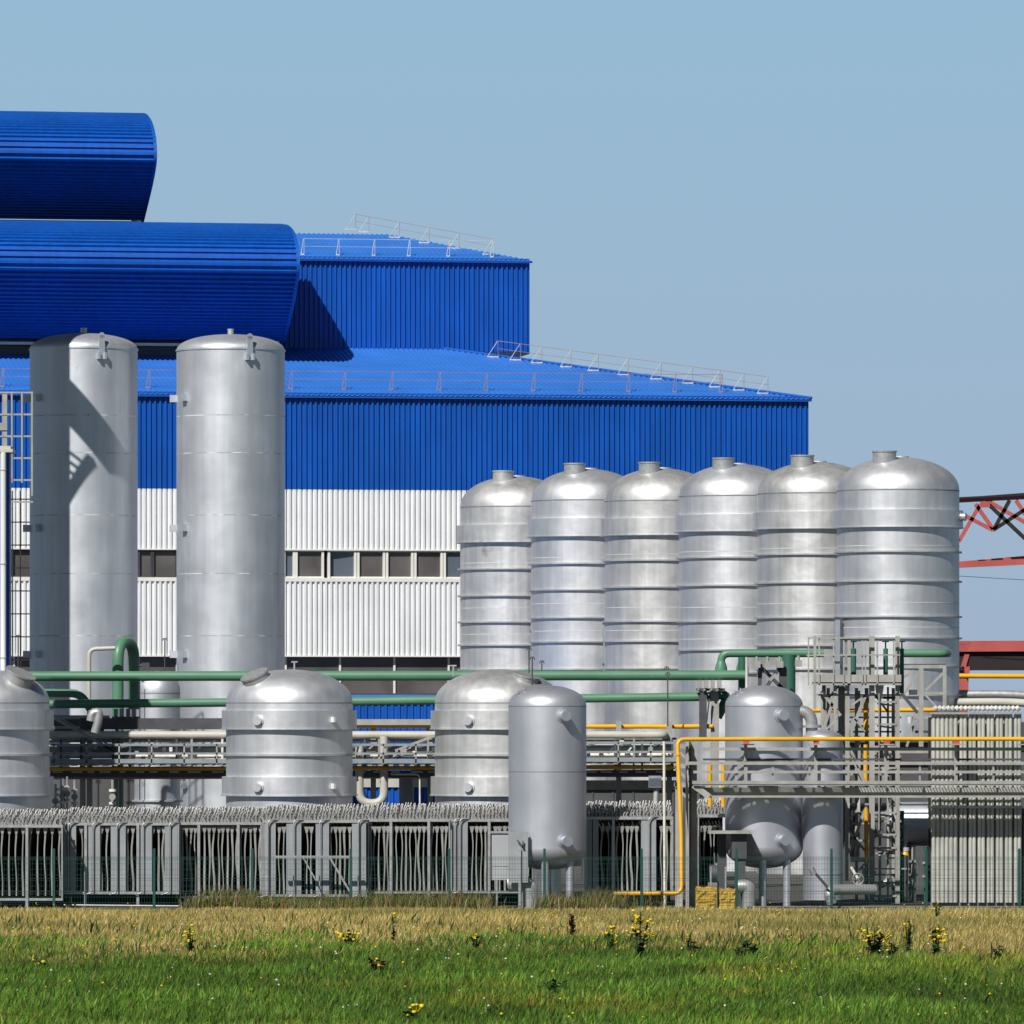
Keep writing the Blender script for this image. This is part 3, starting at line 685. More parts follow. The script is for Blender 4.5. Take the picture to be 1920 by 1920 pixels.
# ------------------------------------------------------------------ left pipe rack
DR = 276.0
rk = thing('pipe_rack', 'long grey steel pipe rack with a railed walkway running behind the squat vessels', 'pipe rack', (X(600, DR), DR, 0))
def beam(t, name, px0, px1, py, hpx, D, dep, m):
    b = MB(); b.box(X(px0, D), X(px1, D), D, D + dep, Z(py + hpx / 2, D), Z(py - hpx / 2, D)); return b.build(name, m, t)
for px0, px1, dy in ((94, 430, 0), (650, 832, 0), (1090, 1268, -3)):
    beam(rk, 'handrail', px0, px1, 1396.5 + dy * 1.3, 4.5, DR - .3, .08, 'steel_blue')
    beam(rk, 'handrail', px0, px1, 1413 + dy, 4, DR - .3, .08, 'steel_blue')
    beam(rk, 'kick_plate', px0, px1, 1427 + dy, 8, DR - .3, .1, 'steel_blue')
    beam(rk, 'deck', px0, px1, 1433 + dy, 3, DR - .18, 1.8, 'steel')
    b = MB(); x = X(px0, DR)
    while x < X(px1, DR): b.box(x, x + .18, DR - .36, DR + 1.5, Z(1436 + dy, DR), Z(1433.5 + dy, DR)); x += .42
    b.build('grating', 'galv', rk)
    beam(rk, 'beam', px0, px1, 1451, 12, DR + .5, .3, 'steel_dark')
    x = px0 + 8
    while x < px1:
        b = MB(); b.box(X(x, DR) - .03, X(x, DR) + .03, DR - .3, DR - .2, Z(1433 + dy, DR), Z(1395 + dy, DR)); b.bar((X(x, DR), DR - .1, Z(1402 + dy, DR)), (X(x, DR) + .5, DR + .5, Z(1396 + dy, DR)), .07)
        b.build('rail_post', 'steel', rk); x += 61
beam(rk, 'beam', 150, 430, 1357, 21, DR + 1.4, .4, 'steel_dark'); beam(rk, 'beam', 650, 822, 1354, 11, DR + 1.4, .4, 'steel')
beam(rk, 'beam', 1096, 1268, 1472, 18, DR + 3, .4, 'steel')
for px in (155, 168, 436, 700, 806, 824, 1160, 1255):
    b = MB(); b.box(X(px - 5, DR + 2), X(px + 5, DR + 2), DR + 1.9, DR + 2.2, 0, Z(1352, DR + 2)); b.build('column', 'steel', rk)
for a, c_ in (((90, 1340), (250, 1428)), ((190, 1395), (238, 1426)), ((818, 1378), (700, 1424)), ((724, 1424), (770, 1400))):
    b = MB(); b.bar(W(*a, DR + .8), W(*c_, DR + .8), .11); b.bar(W(a[0] + 6, a[1] - 3, DR + 1.0), W(c_[0] + 6, c_[1] - 3, DR + 1.0), .05); b.build('brace', 'steel', rk)
# pipes lying on the rack
pg = 'pipes running along the left rack'
pipe('process_pipe', 'thick beige pipe running along the top of the left rack', [W(90, 1378, DR + .9), W(830, 1378, DR + .9), W(1246, 1378, DR + .9), W(1246, 1378, DR + 3)], .155, 'beige_pipe', pg, 16, .3)
pipe('process_pipe', 'blue-grey pipe between the two walkway rails of the left rack', [W(90, 1405, DR + 1.6), W(1262, 1402, DR + 1.6)], .12, 'steel_blue', pg)
pipe('process_pipe', 'thin pale pipe low behind the walkway rails', [W(90, 1418, DR + 1.1), W(1262, 1415, DR + 1.1)], .07, 'insulator', pg)
pipe('gas_pipe', 'yellow pipe in shade under the left walkway deck', [W(90, 1442, DR + .25), W(1266, 1438, DR + .25)], .085, 'yellow', pg)
pipe('gas_pipe', 'yellow pipe high above the rack in front of the ringed tanks', [W(1096, 1362, DR + 2.4), W(1336, 1362, DR + 2.4)], .09, 'yellow', pg)
pipe('gas_pipe', 'yellow pipe under the grey beam between the squat vessels', [W(650, 1361, DR + 1.7), W(826, 1361, DR + 1.7)], .09, 'yellow', pg)
pipe('loop_pipe', 'beige U-shaped pipe loop hanging below the rack against the blue wall', [W(674, 1395, DR + .4), W(674, 1506, DR + .4), W(720, 1506, DR + .4), W(720, 1380, DR + .4)], .165, 'beige_pipe', None, 16, .5)
pipe('vertical_pipe', 'thick blue-grey upright pipe against the low blue wall', [W(762, 1450, DR + 2.4), (X(762, DR + 2.4), DR + 2.4, 0)], .30, 'steel_blue', None, 20)
pipe('thin_pipe', 'thin white pipe with a square bend beside the thick blue-grey upright pipe', [W(734, 1450, DR + .2), W(734, 1452, DR + .2), W(787, 1452, DR + .2), (X(788, DR + .2), DR + .2, 0)], .035, 'insulator', None, 8, .2)
for k, px in enumerate((108, 118, 127, 141, 181, 196, 208)):
    pass

extra = [('slim grey pipe just above the front handrail of the left rack', 1390, 1.3, .05, 'steel_blue', 90, 1262), ('dull grey conduit directly under the thick beige pipe', 1388, 2.2, .06, 'steel', 90, 1262),
 ('white wrapped pipe at knee height of the left walkway', 1409, 2.4, .07, 'insulator', 90, 830), ('brownish pipe behind the middle handrail', 1399, 2.8, .06, 'tube_grey', 90, 1262), ('thin dark conduit just below the handrail', 1420, 2.0, .045, 'steel_dark', 90, 1262),
 ('grey pipe hidden under the left rack beam', 1458, 1.1, .07, 'steel', 90, 830), ('white wrapped pipe at knee height right of the central vessel', 1407, 2.2, .13, 'insulator', 1096, 1262), ('lumpy grey pipe above the plate bank, right of the central vessel', 1448, 1.6, .09, 'galv', 1096, 1262)]
for lb_, y, dd, r_, m_, p0, p1 in extra:
    pipe('process_pipe', lb_, [W(p0, y, DR + dd), W(p1, y - 1.5, DR + dd)], r_, m_, pg, 10)
rr = random.Random(12)
for px0, px1 in ((98, 425), (668, 822), (1100, 1262)):
    px = px0
    while px < px1:                                   # pipe shoes, hangers and clips of the rack
        k = rr.random(); y = rr.choice((1388, 1392, 1401, 1408, 1417)); b = MB()
        if k < .4: b.box(X(px, DR), X(px + rr.uniform(3, 9), DR), DR + .3, DR + .6, Z(y + rr.uniform(4, 10), DR), Z(y, DR))
        elif k < .7: b.bar(W(px, y + 12, DR + .3), W(px + rr.uniform(6, 16), y, DR + .3), .06)
        else: b.box(X(px, DR), X(px + 4, DR), DR + .7, DR + .9, Z(1445, DR), Z(1386, DR))
        b.build('pipe_shoe', rr.choice(('steel', 'galv', 'steel_dark', 'insulator', 'steel_dark')), rk); px += rr.uniform(9, 17)
    px = px0
    while px < px1:
        b = MB(); w_ = rr.uniform(8, 26); b.box(X(px, DR), X(px + w_, DR), DR + .42, DR + .48, Z(1449, DR), Z(1446.5, DR)); b.build('tray_lip', 'galv', rk); px += w_ + rr.uniform(6, 22)
beam(rk, 'cable_tray', 94, 330, 1364, 5, DR + 2.4, .4, 'steel'); beam(rk, 'cable_tray', 1096, 1268, 1385, 4, DR + 2.6, .4, 'steel_dark')
beam(rk, 'beam', 96, 205, 1345, 7, DR + 2.2, .2, 'steel'); beam(rk, 'dark_backing', 100, 195, 1358, 34, DR + 4.5, .1, 'dark_shed')  # dark sheet closing the view behind the rack
# valves and risers in the dark under the left rack
lbl = ['white upright valve stack under the left rack', 'thin white riser beside the valve stack', 'bent grey hose riser under the left rack', 'pale riser left of the concrete column', 'short riser with a round flange, left of the small domed tank']
for (px, w_, y0), lb in zip(((117, .10, 1460), (126, .04, 1456), (104, .05, 1470), (140, .06, 1462), (211, .06, 1462)), lbl):
    t = thing('valve_riser', lb, 'valve', (X(px, 272), 272, 0), 'valve risers under the left rack')
    b = MB(); b.tube([(X(px, 272), 272, 0), W(px, y0, 272)], w_, 10); b.build('stem', 'galv', t)
    for q in (20, 44):
        b = MB(); p = W(px, y0 + q, 272); b.tube([p - Vector((0, 0, .05)), p + Vector((0, 0, .05))], w_ * 1.9 + .03, 12); b.build('flange', 'insulator', t)
    b = MB(); p = W(px, y0 + 32, 271.8); b.tube([p + Vector((0, .2, 0)), p + Vector((0, -.1, 0))], .03, 6); b.tube([p + Vector((0, -.1, 0)), p + Vector((0, -.13, 0))], .13, 12); b.build('handwheel', 'steel', t)

# ------------------------------------------------------------------ green pipework
DG = 278.5
gg = 'long green pipes above the left rack'
g1 = pipe('green_pipe', 'upper long green pipe passing just above the squat vessels', [W(40, 1268, DG), W(760, 1267, DG), W(1402, 1266, DG)], .20, 'green_pipe', gg, 20)
g2 = pipe('green_pipe', 'lower long green pipe, rising slightly to the right', [W(70, 1320.5, DG), W(660, 1315, DG), W(1314, 1306.5, DG)], .175, 'green_pipe', gg, 20)
pipe('green_bend', 'big green pipe arching over in a U-bend in front of the shadowed silo', [(X(221, DG + 3), DG + 3, 0), W(221, 1204, DG + 3), W(251, 1204, DG + 4.5), W(251, 1330, DG + 4.5)], .235, 'green_pipe', None, 22, 1.0)
pipe('green_hose', 'short green pipe curving down near the left squat vessel', [W(70, 1299, DG + 1), W(150, 1300, DG + 1), W(170, 1330, DG + 1)], .17, 'green_pipe', None, 16, .7)
pipe('beige_bend', 'thin rusty-beige pipe bending towards the green U-bend', [(X(167, DG + 2), DG + 2, 3), W(167, 1217, DG + 2), W(216, 1215, DG + 2)], .085, 'beige_pipe', None, 14, .3)
pipe('silver_bend', 'ribbed silver elbow duct right of the leftmost squat vessel', [W(170, 1352, 273), W(173, 1337, 273), W(186, 1334, 273), W(184, 1352, 273), W(178, 1374, 273)], .17, 'galv', None, 16, .3)
g3 = pipe('green_pipe', 'short high green pipe crossing the right ringed tanks', [W(1352, 1262, DG + 1), W(1352, 1225, DG + 1), W(1545, 1225, DG + 1)], .16, 'green_pipe', None, 20, .35)
for px in (1352, 1392):
    b = MB(); b.tube([W(px, 1262, DG + .9), W(px, 1252, DG + .9), W(px, 1240, DG + .9)], [.25, .25, .165], 20); b.build('reducer', 'green_pipe', g3)
pipe('green_drop', 'green pipe dropping behind the top of the walkway vessel', [W(1392, 1232, DG + .5), W(1392, 1320, DG + .5)], .17, 'green_dark', None, 16)
pipe('green_pipe', 'green pipe stub with a rounded end on the largest ringed tank', [W(1686, 1225, DG + 1), W(1772, 1225, DG + 1), W(1777, 1225, DG + 2.5)], .16, 'green_pipe', None, 20, .3)
pipe('green_drop', 'thick dark green upright pipe right of the pipe clamps', [W(1479, 1228, DG + .4), W(1479, 1310, DG + .4)], .27, 'green_dark', None, 20)
pipe('green_bend', 'dark green bend where the lower long green pipe drops', [W(1325, 1307, DG + .6), W(1368, 1300, DG + .6), W(1345, 1345, DG + .6)], .19, 'green_dark', None, 18, .5)
# supports
def support(lab, px0, px1, yb, yt, D, n, col=None):
    t = thing('pipe_support', lab, 'pipe support', (X((px0 + px1) / 2, D), D, 0), 'grey supports under the green pipes')
    w = (px1 - px0) / n
    for k in range(n):
        b = MB(); b.box(X(px0 + k * w, D), X(px0 + k * w + w * .62, D), D - .3 - .2 * (k % 2), D, Z(yb, D), Z(yt, D)); b.bar(W(px0 + k * w + w * .3, yb, D - .3), W(px0 + k * w - w * .1, yb + 5, D - .5), .08); b.build('clamp', 'steel', t)
    if col:
        b = MB(); b.box(X(col[0], D), X(col[1], D), D, D + .3, 0, Z(yb + 1, D)); b.build('column', 'steel', t)
        b = MB(); b.box(X(px0 - 3, D), X(px1 + 2, D), D - .4, D + .1, Z(yb + 6, D), Z(yb + .5, D)); b.build('head_plate', 'steel_dark', t)
    return t
support('small clamps under the lower green pipe near the domed tank', 214, 260, 1343, 1329, DG, 4, (216, 222))
s2 = support('tall post and clamps under the green pipes left of the walkway vessel', 1308, 1357, 1290, 1276, DG, 4, (1333, 1348))
b = MB(); b.bar(W(1318, 1296, DG - .2), W(1318, 1390, DG - .2), .3, .3); b.bar(W(1330, 1310, DG - .3), W(1322, 1380, DG - .3), .06); b.build('side_channel', 'steel_dark', s2)
t = thing('pipe_clamps', 'cluster of tilted grey clamps and brackets above the walkway vessel', 'pipe support', (X(1450, DG - 1), DG - 1, 0))
for k, (px, py) in enumerate(((1412, 1240), (1432, 1240), (1455, 1240), (1490, 1238))):
    b = MB(); b.box(X(px, DG - 1), X(px + 13, DG - 1), DG - 1.5, DG - 1, Z(py + 12, DG - 1), Z(py, DG - 1)); b.tube([W(px + 7, py, DG - 1.2), W(px + 7, py - 9, DG - 1.2)], .06, 8); b.build('clamp', 'steel', t)
b = MB(); b.bar(W(1424, 1290, DG - 1), W(1426, 1245, DG - 1), .16); b.bar(W(1426, 1250, DG - 1), W(1466, 1290, DG - 1), .14, .3); b.bar(W(1466, 1245, DG - 1), W(1436, 1290, DG - 1), .14, .3); b.bar(W(1468, 1310, DG - 1), W(1468, 1250, DG - 1), .3); b.build('frame', 'steel_dark', t)
b = MB(); b.bar(W(1420, 1320, DG - 1), W(1424, 1262, DG - 1), .14); b.bar(W(1443, 1276, DG - 1.6), W(1455, 1264, DG - 1.6), .12); b.build('bracket', 'steel', t)
pipe('vent_pipe', 'rusty-topped vent pipe standing on the walkway vessel', [W(1400, 1292, 256), W(1400, 1232, 256)], .055, 'beige_pipe', 'thin vent pipes', 10)
def vent(lab, px, y0, y1, D, m='steel_dark'):
    t = thing('vent_pipe', lab, 'vent pipe', tuple(W(px, y0, D)), 'thin vent pipes')
    b = MB(); b.tube([W(px, y0, D), W(px, y1, D)], .028, 7); b.build('stem', m, t)
    b = MB(); p = W(px, y1, D); b.tube([p + Vector((-.10, 0, -.08)), p + Vector((-.05, 0, .02)), p + Vector((.05, 0, .02)), p + Vector((.10, 0, -.08))], .022, 6); b.build('cap', m, t)
vent('thin vent with a curved cap rising above the central smooth vessel', 998, 1285, 1233, 258)
vent('thin vent just left of the curved-cap vent above the central vessel', 992, 1285, 1216, 275)
vent('tiny vent on the upper green pipe right of the central vessel', 1016, 1262, 1240, DG)
vent('tiny vent on the upper green pipe in front of the third ringed tank', 1250, 1262, 1251, DG)
vent('long thin vent in front of the third ringed tank', 1252, 1362, 1262, 277)
vent('thin dark vent standing between the two silos', 309, 1262, 1198, 284)
vent('thin dark vent beside the ladder at the far left', 34, 1262, 1192, 284)

# ------------------------------------------------------------------ low buildings behind the racks
DA = 316
an = thing('annex', 'low blue ribbed annex seen between the squat vessels', 'building', (X(740, DA), DA, 0))
b = MB(); x0, x1 = X(480, DA), X(985, DA); x = x0; zt = Z(1312, DA); vs = []
while x < x1:
    for a, d in ((0, 0), (.40, 0), (.52, .08), (.88, .08)): vs += [(x + a * .30, DA - d, 0), (x + a * .30, DA - d, zt)]
    x += .30
b.add(vs, [(2 * i, 2 * i + 2, 2 * i + 3, 2 * i + 1) for i in range(len(vs) // 2 - 1)]); b.box(x0, x1, DA + .01, DA + 8, 0, zt); b.build('wall', 'blue', an)
b = MB(); b.box(x0 - .2, x1 + .2, DA - .3, DA + 8.2, zt, zt + .22); b.build('roof', 'blue_roof_lit', an)
b = MB(); b.box(x0, x1, DA - .16, DA - .1, Z(1476, DA), Z(1457, DA)); b.build('wall_band', 'tube_grey', an)
sh = thing('equipment_shed', 'dark grey panelled shed behind the right plate bank and walkway', 'shed', (X(1400, 292), 292, 0))
b = MB(); D = 292; b.box(X(1092, D), X(1320, D), D, D + 5, 0, Z(1478, D)); b.build('wall', 'dark_shed', sh)
b = MB(); b.box(X(1090, D), X(1322, D), D - .2, D + 5, Z(1478, D), Z(1474, D)); b.build('roof', 'steel_dark', sh)
for px in range(1110, 1320, 38):
    b = MB(); b.box(X(px, D), X(px, D) + .06, D - .05, D - .003, 0, Z(1482, D)); b.build('wall_rib', 'steel_dark', sh)
sh2 = thing('equipment_shed', 'dark equipment shelter behind the lattice tower and tube bank', 'shed', (X(1760, 284), 284, 0))
b = MB(); D = 284; b.box(X(1560, D), X(2000, D), D, D + 6, 0, Z(1392, D)); b.build('wall', 'dark_shed', sh2)
b = MB(); b.box(X(1556, D), X(2004, D), D - .4, D + 6.3, Z(1392, D), Z(1386, D)); b.build('roof', 'steel_dark', sh2)
b = MB(); b.box(X(1556, D), X(1740, D), D - .6, D - .5, Z(1412, D), Z(1404, D)); b.build('fascia', 'steel', sh2)
ls = thing('equipment_shed', 'dark low shelter behind the valve risers on the left', 'shed', (X(160, 290), 290, 0))
b = MB(); D = 290; b.box(X(60, D), X(252, D), D, D + 1.5, 0, Z(1440, D)); b.build('wall', 'dark_shed', ls)

# ------------------------------------------------------------------ left edge: drain pipe building, caged ladder
D = 268
lb = thing('corner_building', 'blue building corner with a white drainpipe cut by the left edge', 'building', (X(-30, D), D, 0))
b = MB(); b.box(X(-150, D), X(17, D), D + .3, D + 1.2, 0, Z(848, D)); b.build('wall', 'blue', lb)
b = MB(); b.box(X(-150, D), X(24, D), D - .1, D + 1.5, Z(848, D), Z(842, D)); b.box(X(-150, D), X(20, D), D - .04, D + 1.4, Z(842, D) + .002, Z(836, D)); b.build('roof_edge', 'beige_pipe', lb)
b = MB(); b.tube([W(6, 848, D), (X(6, D), D + .02, 0)], .115, 14); b.build('drainpipe', 'white_panel', lb)
for y in (880, 1056, 1232):
    b = MB(); b.tube([W(6, y, D), W(6, y + 2, D)], .135, 14); b.build('pipe_clip', 'beige_pipe', lb)
D = 281
ld = thing('caged_ladder', 'caged access ladder with pale hoops beside the shadowed silo', 'ladder', (X(40, D), D, 0))
for k, y in enumerate(range(736, 960, 41)):
    b = MB(); b.bar(W(-20, y, D), W(62, y, D), .07, .05); b.build('hoop', 'steel', ld)
for px, y0, y1 in ((22, 736, 905), (41, 736, 905), (60, 736, 930)):
    b = MB(); b.bar(W(px, y0, D - .05), W(px, y1, D - .05), .07, .05); b.build('cage_bar', 'steel', ld)
b = MB(); b.bar(W(9, 736, D + .1), W(9, 840, D + .1), .2); b.bar(W(-12, 800, D + .1), W(14, 800, D + .1), .3); b.build('bracket', 'steel', ld)
for px in (23, 38):
    b = MB(); b.bar((X(px, D), D + .3, 0), W(px, 920, D + .3), .05); b.build('stile', 'black', ld)
y = 936
while y < 1260:
    b = MB(); b.bar(W(18, y, D + .3), W(56, y, D + .3), .05); b.build('rung', 'black', ld); y += 43
# ------------------------------------------------------------------ elevated walkway on the right
DP = 252.8
wk = thing('walkway', 'elevated grey steel walkway with handrails crossing in front on the right', 'walkway', (X(1600, DP), DP, 0))
XR = 2010
beam(wk, 'handrail', 1285, XR, 1431, 6, DP, .07, 'steel'); beam(wk, 'handrail', 1300, XR, 1447.5, 5, DP, .07, 'steel')
beam(wk, 'handrail', 1318, XR, 1404.5, 6, DP + 1.15, .07, 'steel'); beam(wk, 'handrail', 1318, XR, 1424, 4, DP + 1.15, .07, 'steel_dark')
beam(wk, 'kick_plate', 1298, XR, 1467, 6, DP, .03, 'steel')
b = MB(); zd = Z(1470, DP); b.box(X(1300, DP), X(XR, DP), DP + .035, DP + .10, zd - .06, zd - .01); b.box(X(1300, DP), X(XR, DP), DP + 1.2, DP + 1.26, zd - .06, zd - .01)
x = X(1302, DP)
while x < X(XR, DP): b.box(x, x + .016, DP + .11, DP + 1.19, zd - .045, zd - .01); x += .05 if x < X(1600, DP) else .11
b.build('grating', 'galv', wk)
rr = random.Random(8); x = X(1310, DP)
while x < X(1585, DP):
    w_ = rr.uniform(.3, 1.1); b = MB(); b.box(x, x + w_, DP + .12, DP + 1.18, zd - .065, zd - .05); b.build('shade_plate', 'steel', wk); x += w_ + rr.choice((.15, .35, .6))  # plates added under the grating to shade the beams and the vessel
beam(wk, 'beam', 1312, XR, 1484, 15, DP + .45, .12, 'steel'); beam(wk, 'beam', 1312, XR, 1485, 12, DP + 1.1, .12, 'steel')
beam(wk, 'flange', 1312, XR, 1493.5, 4, DP + .36, .3, 'steel')
for px in range(1380, XR, 69):
    b = MB(); b.box(X(px, DP) - .035, X(px, DP) + .035, DP + .075, DP + .12, zd, Z(1429, DP)); b.bar((X(px, DP), DP + .1, Z(1434, DP)), (X(px, DP) + .25, DP + .6, Z(1431, DP)), .05); b.build('rail_post', 'galv', wk)
for px in range(1400, XR, 132):
    b = MB(); b.box(X(px, DP) - .06, X(px, DP) + .06, DP + 1.08, DP + 1.14, zd, Z(1392, DP)); b.build('bracket_post', 'steel', wk)
    b = MB(); b.box(X(px - 13, DP), X(px + 15, DP), DP + .5, DP + 1.15, Z(1397, DP), Z(1395, DP)); b.build('bracket_plate', 'steel', wk)
b = MB(); b.bar(W(1300, 1472, DP + .2), W(1330, 1494, DP + .2), .22, .1); b.build('end_gusset', 'steel', wk)
for px, w_, d_ in ((1299, 18, .9), (1288.5, 5, .2)):
    b = MB(); b.box(X(px - w_ / 2, DP), X(px + w_ / 2, DP), DP + d_, DP + d_ + .3, 0, Z(1391, DP)); b.build('column', 'steel', wk)
b = MB(); b.box(X(1293, DP), X(1296, DP), DP + .6, DP + .9, 0, Z(1391, DP)); b.build('column_web', 'steel_dark', wk)
b = MB(); b.box(X(1268, DP), X(1282, DP), DP + 1.5, DP + 1.8, 0, Z(1475, DP)); b.build('column', 'steel', wk)
for y in (1398, 1435, 1470):
    b = MB(); b.bar(W(1264, y, DP + .7), W(1290, y + 2, DP + .7), .16, .1); b.bar(W(1268, y + 6, DP + .8), W(1288, y + 26, DP + .8), .1, .05); b.build('arm', 'steel', wk)
for (a, c_) in (((1560, 1494), (1545, 1690)), ):
    pass
for px in (1860,):
    b = MB(); b.box(X(1925, DP), X(1945, DP), DP + .8, DP + 1.2, 0, Z(1475, DP)); b.build('column', 'steel', wk)
yp = pipe('gas_pipe', 'bright yellow pipe running above the walkway and dropping down its left column', [W(1150, 1676, DP - 1.2), W(1278, 1675, DP - 1.2), W(1277, 1560, DP - .7), W(1270, 1386, DP - .2), W(1560, 1385.5, DP + .8), W(XR, 1385.5, DP + .8)], .075, 'yellow', None, 16, .28)
b = MB(); b.tube([W(1270.5, 1414, DP - .27), W(1270.8, 1416.5, DP - .27)], .12, 16); b.build('flange', 'yellow', yp)
for px in range(1400, XR, 132):
    b = MB(); b.box(X(px - 5, DP), X(px + 6, DP), DP + .7, DP + .9, Z(1395, DP), Z(1389.5, DP)); b.build('shoe', 'red_paint', yp)
pipe('thin_pipe', 'thin pale upright pipe left of the yellow drop pipe', [(X(1246, DP), DP - .3, 0), W(1245, 1390, DP - .3)], .05, 'insulator', None, 10)
for lb_, px in (('left one of the two short yellow pipes behind the walkway end', 1331), ('right one of the two short yellow pipes, touching the walkway vessel', 1356)):
    pipe('gas_riser', lb_, [W(px, 1432, 258.5), W(px, 1530, 258.5)], .085, 'yellow', 'short yellow risers')
t = thing('flood_light', 'small square floodlight box with a pipe stub under the right end of the rack', 'lamp', tuple(W(1228, 1465, 274)))
b = MB(); p = W(1228, 1465, 274); b.bar(p - Vector((0, 0, .24)), p + Vector((0, 0, .22)), .5, .5); b.build('housing', 'galv', t)
b = MB(); b.box(p.x - .24, p.x + .24, p.y - .262, p.y - .252, p.z - .2, p.z + .12); b.build('lens', 'glass_open', t)
b = MB(); b.tube([p - Vector((-.05, 0, .24)), p - Vector((-.02, 0, 1.0))], .10, 12); b.build('stub', 'tube_grey', t)

# ------------------------------------------------------------------ lattice tower with ladder
DT = 259
lt = thing('lattice_tower', 'grey lattice access tower with a ladder and a railed valve platform', 'tower', (X(1600, DT), DT, 0))
def vb(name, px, y0, y1, w, D, m='steel', dep=None):
    b = MB(); z0 = 0 if y1 is None else Z(y1, D); b.box(X(px - w / 2, D), X(px + w / 2, D), D, D + (dep or L(w, D)), z0, Z(y0, D)); return b.build(name, m, lt)
vb('column', 1635, 1192, None, 10, DT); vb('column', 1683, 1192, None, 8, DT); vb('column', 1545, 1278, None, 7, DT + 3); vb('column', 1589, 1278, 1652, 8, DT)
vb('column', 1578, 1287, 1400, 12, DT + 2.4); vb('column', 1625, 1290, 1692, 7, DT + 3); vb('column', 1566, 1280, 1470, 6, DT); vb('column', 1528, 1192, 1330, 5, DT + .5)
vb('column', 1675, 1290, None, 6, DT + 3); 
for px in (1516, 1536, 1563, 1582, 1592, 1617, 1623, 1645, 1676): vb('baluster', px, 1195, 1285, 2.6 if px != 1592 else 6, DT - .4, dep=.05)
def hb(name, px0, px1, py, h, D, m='steel', dep=.08):
    b = MB(); b.box(X(px0, D), X(px1, D), D, D + dep, Z(py + h / 2, D), Z(py - h / 2, D)); return b.build(name, m, lt)
hb('platform_rail', 1516, 1684, 1196, 3, DT - .46); hb('platform_rail', 1524, 1688, 1228, 2.6, DT - .46); hb('platform_rail', 1512, 1630, 1229, 2.6, DT + 2.2)
hb('platform_rail', 1530, 1684, 1196, 3, DT + 2.2)
hb('platform_edge', 1530, 1690, 1272, 14, DT - .34, 'steel', .12); hb('platform', 1530, 1690, 1280, 3, DT - .2, 'steel_dark', 3.2); hb('platform_beam', 1528, 1690, 1283, 3.5, DT - .4, 'steel', .05)
for y in (1316, 1358, 1400, 1440, 1524, 1565, 1590, 1655, 1680):
    hb('rung', 1640, 1680, y, 3.6, DT - .05); 
    b = MB(); b.bar(W(1646, y + 3, DT + .1), W(1676, y + 7, DT + 1.2), .07); b.build('step', 'steel', lt)
for a, c_, w_ in (((1566, 1303), (1541, 1376), .10), ((1623, 1303), (1593, 1380), .12), ((1541, 1376), (1570, 1346), .08), ((1597, 1322), (1622, 1304), .07), ((1600, 1345), (1622, 1372), .06),
                  ((1540, 1296), (1576, 1342), .12), ((1622, 1518), (1593, 1598), .11), ((1593, 1560), (1626, 1600), .09), ((1594, 1536), (1608, 1518), .07), ((1597, 1420), (1622, 1468), .12), ((1590, 1395), (1610, 1440), .09)):
    b = MB(); b.bar(W(*a, DT + .1), W(*c_, DT + .1), w_, .1); b.build('brace', 'steel', lt)
hb('cross_beam', 1588, 1632, 1612, 8, DT + .05); hb('cross_beam', 1588, 1700, 1629, 3, DT + .15); hb('cross_beam', 1596, 1630, 1544, 3, DT + 1)
hb('cross_beam', 1550, 1632, 1383, 7, DT + .9, 'steel', .2)
vb('hanging_rod', 1648, 1300, 1560, 2.2, DT - .15, 'galv')
for lb_, px, w_, y0, y1 in (('green valve cylinder at the left of the tower platform', 1600, 11, 1216, 1266), ('green valve cylinder in the middle of the tower platform', 1660.5, 9, 1216, 1268), ('tall green valve cylinder at the right edge of the tower platform', 1683.5, 8, 1216, 1300)):
    D = DT + 1 if px < 1680 else DT + .6
    if px > 1680: px = 1691
    t = thing('valve_cylinder', lb_, 'valve', tuple(W(px, y1, D)), 'green valve cylinders on the tower')
    b = MB(); b.tube([W(px, y1, D), W(px, y0, D)], L(w_ / 2, D), 18); b.build('body', 'green_dark', t)
    b = MB(); b.tube([W(px, y0, D), W(px, y0 - 12, D)], .03, 8); b.build('spindle', 'black', t)
    b = MB(); p = W(px, y0 - 13, D); b.tube([p - Vector((0, 0, .02)), p + Vector((0, 0, .02))], .13, 14); b.build('handwheel', 'black', t)
pipe('gas_riser', 'yellow upright pipe left of the tower ladder', [W(1640, 1314, DT + .8), W(1623, 1314, DT + .8), W(1623, 1372, DT + .8)], .085, 'yellow', 'yellow pipes at the tower', 12, .2)
pipe('gas_riser', 'yellow upright pipe behind the walkway rails at the tower', [W(1623, 1396, DT + .8), W(1623, 1468, DT + .8)], .085, 'yellow', 'yellow pipes at the tower')
pipe('gas_riser', 'yellow upright pipe below the walkway at the tower', [W(1624, 1516, DT - .2), W(1625, 1618, DT - .2)], .08, 'yellow', 'yellow pipes at the tower')
pipe('gas_pipe', 'thin yellow pipe passing behind the lattice tower', [W(1506, 1332, 280), W(1760, 1331, 280)], .09, 'yellow')
pipe('white_funnel', 'white funnel-shaped tank hanging inside the tower', [W(1649, 1286, DT + 1.4), W(1649, 1300, DT + 1.4)], .01, 'insulator') if False else None
t = thing('funnel', 'white funnel hanging inside the lattice tower', 'funnel', tuple(W(1649, 1300, DT + 1.2)))
b = MB(); b.tube([W(1649, 1284, DT + 1.2), W(1649, 1302, DT + 1.2), W(1649, 1308, DT + 1.2)], [.17, .12, .04], 16); b.build('cone', 'white_panel', t)
b = MB(); b.tube([W(1649, 1308, DT + 1.2), W(1650, 1328, DT + 1.2)], .05, 10); b.build('spout', 'insulator', t)
